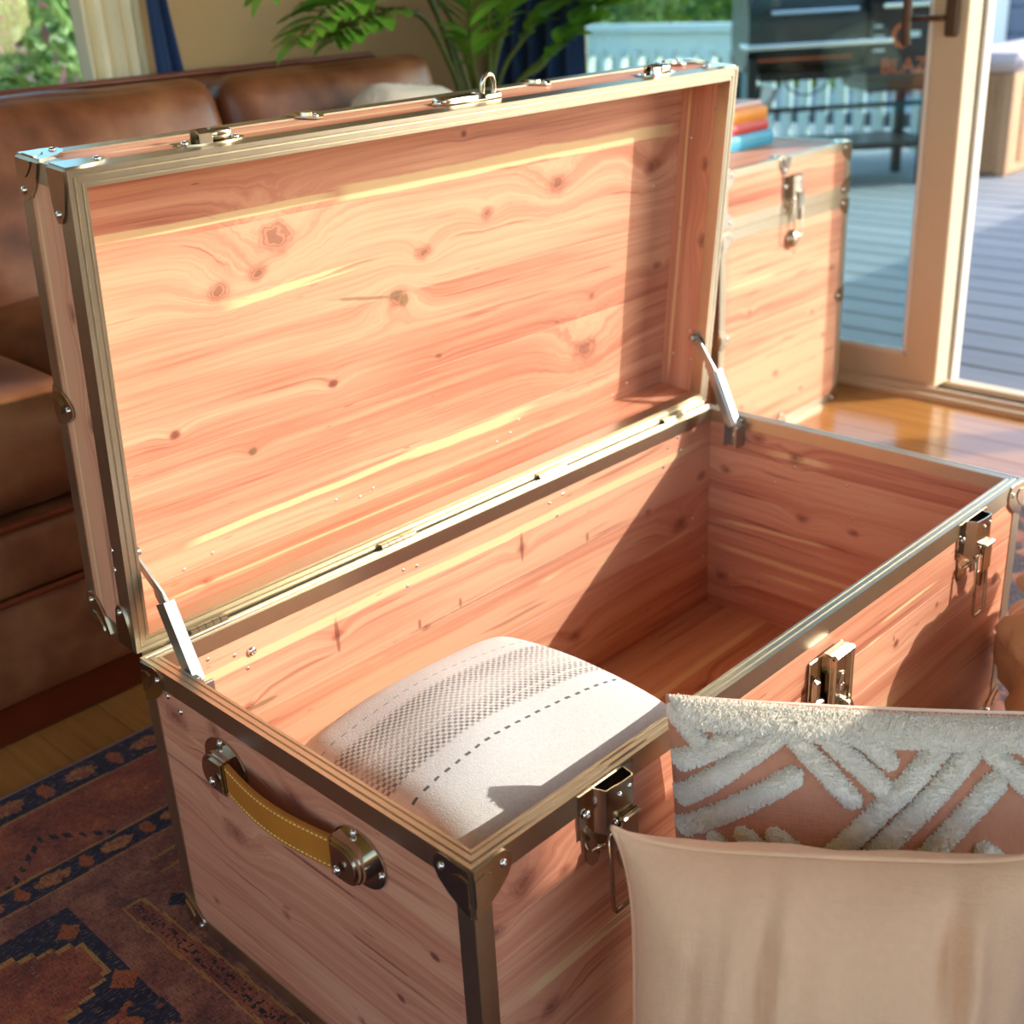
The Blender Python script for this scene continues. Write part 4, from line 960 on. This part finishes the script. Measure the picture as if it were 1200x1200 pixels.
arm = thing('sun_block_chair', 'unseen brown leather chair added to keep sun off the trunk front', 'sun_block_chair', (.74, -.62, 0))  # chair added out of view to block sun from the trunk's near front
obj('backrest', MB().rbox((0, 0, .37), (.62, .13, .66), .045, 12), M['leather'], arm, None, 179)
obj('seat_cushion', MB().rbox((0, -.36, .34), (.44, .54, .16), .05, 12, (0, 0, .02)), M['leather'], arm, None, 179)
obj('base', MB().rbox((0, -.34, .17), (.60, .58, .20), .02, 8), M['leather'], arm, None, 179)
for q in (-.26, .26): obj('arm', MB().rbox((q, -.33, .36), (.11, .58, .34), .035, 10), M['leather'], arm, None, 179)
for q in (-.26, .26):
    for r_ in (-.58, .0): obj('leg', MB().lathe((q, r_, 0), (0, 0, 1), [(.014, 0), (.024, .09)], 12), M['plinth'], arm)
# ================================================================== POTTED PLANT (pinnate fronds on long stems)
pc = Vector((1.60, 1.585, -.006))
plant = thing('potted_plant', 'leafy green plant with long stems between the sofa and navy drape', 'plant', pc)
obj('pot', MB().lathe((0, 0, 0), (0, 0, 1), [(.085, 0), (.10, .02), (.125, .26), (.132, .265), (.132, .285), (.120, .285), (.115, .255), (.01, .25)], 32), plain('clay_pot', lin(206, 196, 184), .6), plant)
obj('soil', MB().lathe((0, 0, .24), (0, 0, 1), [(.112, 0), (.112, .02), (.02, .026)], 20), plain('soil', lin(48, 34, 24), .95, 0, .3, 80), plant)
def leaflet_mesh(l=1.0, w=.40):
    v = []; f = []; n = 7
    for i in range(n + 1):
        t = i / n; ww = w * math.sin(PI * min(1, t * .93 + .05)) ** .8 * (1 - .25 * t); zz = .10 * math.sin(t * 2.2) - .16 * t * t
        v += [(t * l, -ww / 2, zz + .05 * ww), (t * l, 0, zz - .02), (t * l, ww / 2, zz + .05 * ww)]
    for i in range(n): f += [(i * 3, i * 3 + 3, i * 3 + 4, i * 3 + 1), (i * 3 + 1, i * 3 + 4, i * 3 + 5, i * 3 + 2)]
    me = mesh('leaflet', MB().add(v, f), M['leaf'], 179); return me
LF = leaflet_mesh()
def frond(path, n, ls, wscale=1.0, start=.35, droop=0.0):
    """stem from the soil through path ; leaflets along its last part"""
    P = [Vector((0, 0, .255)) + Vector((path[0].x - pc.x, path[0].y - pc.y, 0)) * .15] + [p - pc for p in path]
    pts = []
    for i in range(len(P) - 1):   # Catmull-Rom
        p0, p1, p2, p3 = P[max(i - 1, 0)], P[i], P[i + 1], P[min(i + 2, len(P) - 1)]
        for k in range(8):
            t = k / 8; pts.append(.5 * ((2 * p1) + (p2 - p0) * t + (2 * p0 - 5 * p1 + 4 * p2 - p3) * t * t + (3 * p1 - p0 - 3 * p2 + p3) * t ** 3))
    pts.append(P[-1]); N = len(pts)
    st = obj('stem', MB().tube(pts, [.0075 * (1 - .72 * i / N) for i in range(N)], 8), M['stem'], plant, None, 179)
    for k in range(n):
        a = start + (1 - start) * (k + .5) / n; i = min(N - 2, int(a * (N - 1))); fr = a * (N - 1) - i
        p = pts[i].lerp(pts[i + 1], fr); t = (pts[i + 1] - pts[i]).normalized(); sd = t.cross(Z)
        sd = sd.normalized() if sd.length > .05 else X.copy()
        l = ls * (.55 + .75 * math.sin(PI * min(1, (k + 1) / (n + .5)))) * random.uniform(.85, 1.15)
        for sg in (-1, 1):
            dr = (sd * sg * 1.0 + t * .75 + Z * random.uniform(-.25, .2) - Z * droop).normalized()
            nn = (Z * .9 + t * -.3 + Vector((random.uniform(-.3, .3), random.uniform(-.4, .1), 0))); yv = nn.cross(dr).normalized(); zv = dr.cross(yv)
            R = Matrix(((dr.x * l, yv.x * l * wscale, zv.x * l, p.x), (dr.y * l, yv.y * l * wscale, zv.y * l, p.y), (dr.z * l, yv.z * l * wscale, zv.z * l, p.z), (0, 0, 0, 1)))
            use('leaflet', LF, st, R)
    t = (pts[-1] - pts[-2]).normalized(); yv = Z.cross(t).normalized() if t.cross(Z).length > .05 else Y.copy(); zv = t.cross(yv); l = ls * .8
    use('leaflet', LF, st, Matrix(((t.x * l, yv.x * l, zv.x * l, pts[-1].x), (t.y * l, yv.y * l, zv.y * l, pts[-1].y), (t.z * l, yv.z * l, zv.z * l, pts[-1].z), (0, 0, 0, 1))))
V = Vector
frond([V((1.56, 1.56, .62)), V((1.45, 1.53, .83)), V((1.28, 1.50, .895)), V((1.10, 1.46, .86)), V((.985, 1.44, .80))], 17, .082, 1.25, .50)
frond([V((1.54, 1.58, .60)), V((1.46, 1.58, .78)), V((1.36, 1.56, .835)), V((1.22, 1.53, .82)), V((1.13, 1.52, .79))], 14, .070, 1.25, .55)
frond([V((1.55, 1.60, .65)), V((1.46, 1.62, .90)), V((1.33, 1.60, .985)), V((1.12, 1.58, .96)), V((1.02, 1.56, .89))], 16, .085, 1.2, .55)
frond([V((1.58, 1.54, .62)), V((1.555, 1.51, .80)), V((1.55, 1.48, .93)), V((1.53, 1.46, 1.05))], 17, .085, 1.2, .38)
frond([V((1.60, 1.56, .62)), V((1.60, 1.52, .78)), V((1.60, 1.46, .87)), V((1.62, 1.42, .95))], 14, .072, 1.2, .42)
frond([V((1.63, 1.58, .62)), V((1.69, 1.53, .76)), V((1.76, 1.48, .825)), V((1.84, 1.45, .85))], 13, .08, 1.5, .46)
frond([V((1.64, 1.56, .60)), V((1.73, 1.50, .72)), V((1.81, 1.46, .80)), V((1.90, 1.43, .845)), V((1.94, 1.42, .87))], 14, .08, 1.5, .50)
frond([V((1.61, 1.57, .64)), V((1.67, 1.55, .82)), V((1.73, 1.54, .98)), V((1.80, 1.52, 1.08))], 7, .06, 1.2, .65)
frond([V((1.55, 1.55, .62)), V((1.49, 1.50, .72)), V((1.458, 1.47, .80)), V((1.455, 1.45, .90))], 13, .062, 1.3, .46)
frond([V((1.62, 1.52, .62)), V((1.68, 1.47, .70)), V((1.735, 1.44, .76)), V((1.80, 1.42, .80))], 11, .065, 1.5, .50)
frond([V((1.57, 1.60, .65)), V((1.50, 1.63, .84)), V((1.42, 1.64, 1.0)), V((1.34, 1.62, 1.08))], 8, .07, 1.2, .6)

# ================================================================== OUTSIDE
DZ = -.06
deck = struct(obj('floor_deck', MB().box(RX + .12, -4.2, DZ - .16, 8.6, 8.2, DZ - .03), M['grey_dark'], sharp=None))
x = RX + .13; k = 0
dk = None
while x < 7.9:
    bx = (x, -4.2, DZ - .03, x + .134, 8.2, DZ); plank('deck_board', bx, (1, 0), M['deck'], deck, chamf=.004); x += .143
struct(obj('ground', MB().box(-25, -25, -.5, 40, 40, -.25), plain('lawn', lin(96, 120, 60), .95, 0, .25, 2), sharp=None))
# low white railing across the deck
rail = thing('deck_railing', 'pale painted deck railing with slats seen through the glass door', 'railing', (5.5, 3.45, DZ))
rl = 2.6
obj('top_rail', MB().box(-.035, .10, .590, .075, rl, .635, c=.006), M['white_wood'], rail)
obj('fascia_board', MB().box(.0, .10, .455, .03, rl, .585, c=.004), M['white_wood'], rail)
obj('bottom_rail', MB().box(-.02, .10, .06, .03, rl, .12, c=.005), M['white_wood'], rail)
sl = mesh('slat', MB().box(-.03, 0, .10, .045, .055, .50, c=.006), M['white_wood'], 35)
for i in range(19): use('slat', sl, rail, Matrix.Translation((0, .16 + i * .128, 0)))
obj('end_post', MB().box(-.06, -.05, 0, .06, .07, .60, c=.006), M['grey_paint'], rail)
# white picket fence further out
def fence(name, loc, rz, n, h, label, sp=.105):
    t = thing(name, label, 'fence', loc, rz); pk = mesh('picket', MB().box(0, -.012, 0, .062, .012, h, c=.006), M['white_wood'], 35)
    for i in range(n): use('picket', pk, t, Matrix.Translation((i * sp, 0, .05)))
    for z in (.15, h - .18): obj('fence_rail', MB().box(-.05, .012, z, n * sp, .05, z + .07, c=.004), M['grey_dark'], t)
    return t
fence('picket_fence', (5.32, 3.38, DZ), -PI / 2 + .0, 11, .62, 'white picket fence at the far side of the deck behind the grill')
# pellet grill
gx, gy = 4.62, 2.46
gr = thing('pellet_grill', 'black pellet grill with orange ring logo on the deck beyond the glass', 'grill', (gx, gy, DZ), math.radians(48))
# local frame: x = width (to the right seen from the door), y = away from the viewer
gr.rotation_euler = (0, 0, math.radians(-44))
def arc(r, a0, a1, n): return [(r * math.cos(a0 + (a1 - a0) * i / n), r * math.sin(a0 + (a1 - a0) * i / n)) for i in range(n + 1)]
body = [(y_, z_) for y_, z_ in arc(.19, 0, PI, 14)]
body = [(a, b + .68) for a, b in body] + [(-.19, .60), (-.10, .50), (.10, .50), (.19, .60)]
obj('barrel', MB().plate((-.42, 0, 0), Y, Z, X, body, .50), M['grill'], gr, None, 40)
obj('lid_handle', MB().tube([(-.34, -.20, .74), (-.34, -.25, .74), (.02, -.25, .74), (.02, -.20, .74)], .010, 8), M['grill_chrome'], gr)
obj('front_shelf', MB().box(-.46, -.36, .605, .14, -.19, .625, c=.006), M['grill_chrome'], gr)
obj('grease_tray', MB().box(-.36, -.15, .46, .04, .15, .50, c=.01), M['grill_dark'], gr)
obj('tray_edge', MB().box(-.38, -.195, .548, .02, -.185, .556), M['orange_print'], gr)
obj('hopper', MB().box(.085, -.22, .40, .42, .18, .77, c=.012), M['grill_dark'], gr)
obj('hopper_lid', MB().box(.075, -.235, .77, .43, .19, .80, c=.008), M['grill'], gr)
obj('hopper_handle', MB().box(.12, -.265, .735, .40, -.235, .755, c=.006), M['grill_chrome'], gr)
for lx, ly in ((-.40, -.17), (-.40, .17), (.36, -.17), (.36, .17)):
    obj('leg', MB().box(lx - .02, ly - .02, 0, lx + .02, ly + .02, .56, c=.004), M['grill_dark'], gr)
obj('bottom_shelf', MB().box(-.42, -.20, .16, .40, .20, .185, c=.006), M['grill_dark'], gr)
obj('cross_brace', MB().box(-.40, -.185, .335, .36, -.165, .355, c=.003), M['grill_dark'], gr)
obj('bucket_handle', MB().tube([(-.17 + .10 * math.cos(a), -.20, .49 + .085 * math.sin(a)) for a in [PI + PI * k / 12 for k in range(13)]], .004, 6), M['grill_dark'], gr, None, 60)
obj('ash_bucket', MB().lathe((-.36, -.10, .32), (.3, 0, 1), [(.05, 0), (.06, .12), (.062, .125), (.05, .125)], 16), M['grill_chrome'], gr)
# printing on the hopper front: ring logo, orange wordmark, small white lines
yf = -.2215
ring = MB()
for a0, a1 in ((.35 * PI, 1.55 * PI),):
    n = 18
    v = []; f = []
    for i in range(n + 1):
        a = a0 + (a1 - a0) * i / n
        for r in (.050, .034): v.append((.225 + r * math.cos(a), yf, .625 + r * math.sin(a)))
    for i in range(n): f.append((i * 2, i * 2 + 1, i * 2 + 3, i * 2 + 2))
    ring.add(v, f)
obj('ring_logo', ring, M['orange_print'], gr, None, None)
obj('logo_mark', MB().box(.245, yf - .001, .615, .295, yf, .640, c=.0004), M['white_print'], gr)
def lettering(txt, size, loc, mat, parent):
    cu = bpy.data.curves.new('lettering', 'FONT'); cu.body = txt; cu.size = size; cu.extrude = .0004
    tmp = bpy.data.objects.new('lettering', cu); col.objects.link(tmp); dg = bpy.context.evaluated_depsgraph_get()
    me = bpy.data.meshes.new_from_object(tmp.evaluated_get(dg)); bpy.data.objects.remove(tmp); me.materials.append(mat)
    return use('lettering', me, parent, Matrix.Translation(loc) @ Matrix.Rotation(PI / 2, 4, 'X'))
lettering('BLAZN', .085, (.135, yf - .0005, .475), M['orange_print'], gr)
for zz, w in ((.66, .035), (.62, .045), (.60, .03), (.565, .05)): obj('small_print', MB().box(.098, yf - .001, zz, .098 + w, yf, zz + .010, c=.0003), M['white_print'], gr)
# cardboard box by the grill
cb = thing('cardboard_box', 'open tan cardboard box on the deck beside the grill legs', 'box', (4.60, 3.28, DZ), .35)
obj('box_walls', MB().box(-.20, -.16, 0, .20, .16, .20, c=.004), M['card'], cb); obj('flap', MB().box(-.20, -.30, .19, .20, -.155, .20), M['card'], cb); obj('flap', MB().box(.195, -.16, .19, .30, .16, .20), M['card'], cb)
# resin deck box with woven panels
db = thing('deck_box', 'tan woven resin deck box with pale lid on the deck', 'storage box', (5.08, 1.84, DZ))
obj('body', MB().box(0, 0, 0, 1.0, .33, .44, c=.012), M['tan_plastic'], db); obj('lid', MB().box(-.03, -.03, .44, 1.03, .36, .52, c=.03), M['lav_plastic'], db)
pw = MB()
for face in (0, 1):
    for i in range(17):
        for j in range(26):
            a, z = .05 + i * .031, .05 + j * .0138
            if face == 0 and i > 7: continue
            if face == 0: pw.box(-.010 if (i + j) % 2 else -.006, a, z, .002, a + .028, z + .012)
            else: pw.box(.10 + i * .047, -.010 if (i + j) % 2 else -.006, z, .10 + i * .047 + .044, .002, z + .012)
o = obj('woven_panel', pw, M['tan_plastic'], db, None, None); o['kind'] = 'stuff'
for y in (.02, .30): obj('corner_post', MB().box(-.016, y - .02, 0, .02, y + .03, .44, c=.006), M['tan_plastic'], db)
# grey planter and white post behind the deck box, olive tub seen through the glass edge
t = thing('garden_shed', 'blue-grey shed wall beyond the deck box', 'shed', (8.4, 2.3, DZ))
obj('wall', MB().box(0, 0, 0, .3, 1.9, 1.6), M['grey_dark'], t)
for i in range(9): obj('siding_board', MB().box(-.02, 0, .05 + i * .17, .0, 1.9, .05 + i * .17 + .16, c=.004), M['grey_dark'], t)
obj('door_trim', MB().box(-.04, 1.05, 0, -.02, 1.20, 1.5, c=.004), M['white_wood'], t)
# unseen blockers added: canopy keeps sun off the sofa, screen shades the deck
aw = thing('sun_block_canopy', 'grey unseen canopy added to keep sun off the sofa', 'canopy', (RX + .13, -1.27, 2.18))
obj('sun_block_roof', MB().box(0, 0, 0, 1.62, 4.6, .05, c=.006), M['grey_paint'], aw)
for y in (.05, 4.45): obj('post', MB().box(1.50, y, -2.24, 1.58, y + .08, 0, c=.005), M['grey_paint'], aw)
ps = thing('deck_shade_screen', 'grey slatted screen added out of view to shade the deck', 'screen', (3.82, -.75, DZ))
for i in range(14): obj('slat', MB().box(0, 0, .06 + i * .115, 3.2, .03, .06 + i * .115 + .10, c=.004), M['grey_dark'], ps)
for xq in (0, 3.14): obj('post', MB().box(xq, .03, 0, xq + .06, .09, 1.70, c=.004), M['grey_dark'], ps)

# shrubs: garden beyond the window and hedge beyond the railing
def shrub(name, c, r, n, mat, label, cat='shrub', leaf=.05, flowers=0, tone=(0, 1), group=None):
    t = thing(name, label, cat, (c[0], c[1], -.25), 0, group); zc = c[2] + .25
    obj('trunk', MB().tube([(0, 0, 0), (.02, .01, zc * .5), (0, .03, zc)], [.04, .03, .015], 8), M['stem'], t, None, 179)
    for i in range(4):
        a = i * 1.6; obj('branch', MB().tube([(0, 0, zc * .4), (r[0] * .4 * math.cos(a), r[1] * .4 * math.sin(a), zc), (r[0] * .8 * math.cos(a), r[1] * .8 * math.sin(a), zc + r[2] * .5)], [.02, .012, .005], 6), M['stem'], t, None, 179)
    rng = np.random.default_rng(int(abs(c[0] * 100 + c[1] * 10)))
    def cloud(nm, num, sz, mt, lo, hi):
        d = rng.normal(size=(num, 3)); d /= np.linalg.norm(d, axis=1)[:, None]; rad = rng.uniform(.35, 1, num)[:, None] ** .5
        P = d * rad * np.array(r) + np.array([0, 0, zc]); P[:, 2] = np.maximum(P[:, 2], .03)
        a = rng.normal(size=(num, 3)); a /= np.linalg.norm(a, axis=1)[:, None]; b = np.cross(a, rng.normal(size=(num, 3))); b /= np.linalg.norm(b, axis=1)[:, None]
        s = rng.uniform(.6, 1.3, num)[:, None] * sz; nn = np.cross(a, b) * s * .18
        vs = np.stack([P - a * s, P - b * s * .45 + nn, P + a * s, P + b * s * .45 + nn], 1).reshape(-1, 3)
        me = bpy.data.meshes.new(nm); me.from_pydata(vs.tolist(), [], [(4 * i, 4 * i + 1, 4 * i + 2, 4 * i + 3) for i in range(num)]); me.materials.append(mt)
        at = me.attributes.new('tone', 'FLOAT', 'POINT'); at.data.foreach_set('value', np.repeat(rng.uniform(lo, hi, num), 4)); o = use(nm, me, t); o['kind'] = 'stuff'
    cloud('foliage', n, leaf, mat, *tone)
    if flowers: cloud('blossom', flowers, leaf * 1.1, M['pink'], 0, 1)
G = 'garden shrubs outside the window'
shrub('garden_shrub', (.95, 3.35, .55), (.62, .5, .60), 5200, M['shrub'], 'rose bush with pink blossoms seen in the garden window', leaf=.030, flowers=420, tone=(.15, 1), group=G)
shrub('garden_shrub', (1.75, 4.6, .75), (.8, .6, .75), 4600, M['shrub'], 'yellow-green garden shrub behind the rose bush', leaf=.038, flowers=160, tone=(.4, 1), group=G)
shrub('garden_shrub', (1.78, 2.70, .22), (.30, .26, .24), 1500, M['shrub'], 'low silver-leaved shrub under the garden window', leaf=.026, tone=(.75, 1), group=G)
shrub('garden_shrub', (2.4, 6.6, 1.0), (1.4, .8, 1.1), 5200, M['shrub'], 'tall leafy shrub at the back of the garden', leaf=.055, flowers=260, tone=(.25, .95), group=G)
shrub('hedge_tree', (8.1, 7.3, .65), (1.0, 1.0, 1.1), 5200, M['shrub'], 'leafy green tree beyond the end of the deck railing', 'tree', leaf=.065, tone=(.1, .8))
shrub('hedge_tree', (9.7, 5.9, .65), (1.0, .9, 1.1), 4600, M['shrub'], 'mid green tree behind the white picket fence', 'tree', leaf=.065, tone=(.0, .65))
shrub('hedge_tree', (11.4, 8.6, .8), (1.6, 1.3, 1.2), 5200, M['shrub'], 'yellow-green tree standing farthest past the railing', 'tree', leaf=.08, tone=(.3, .95))
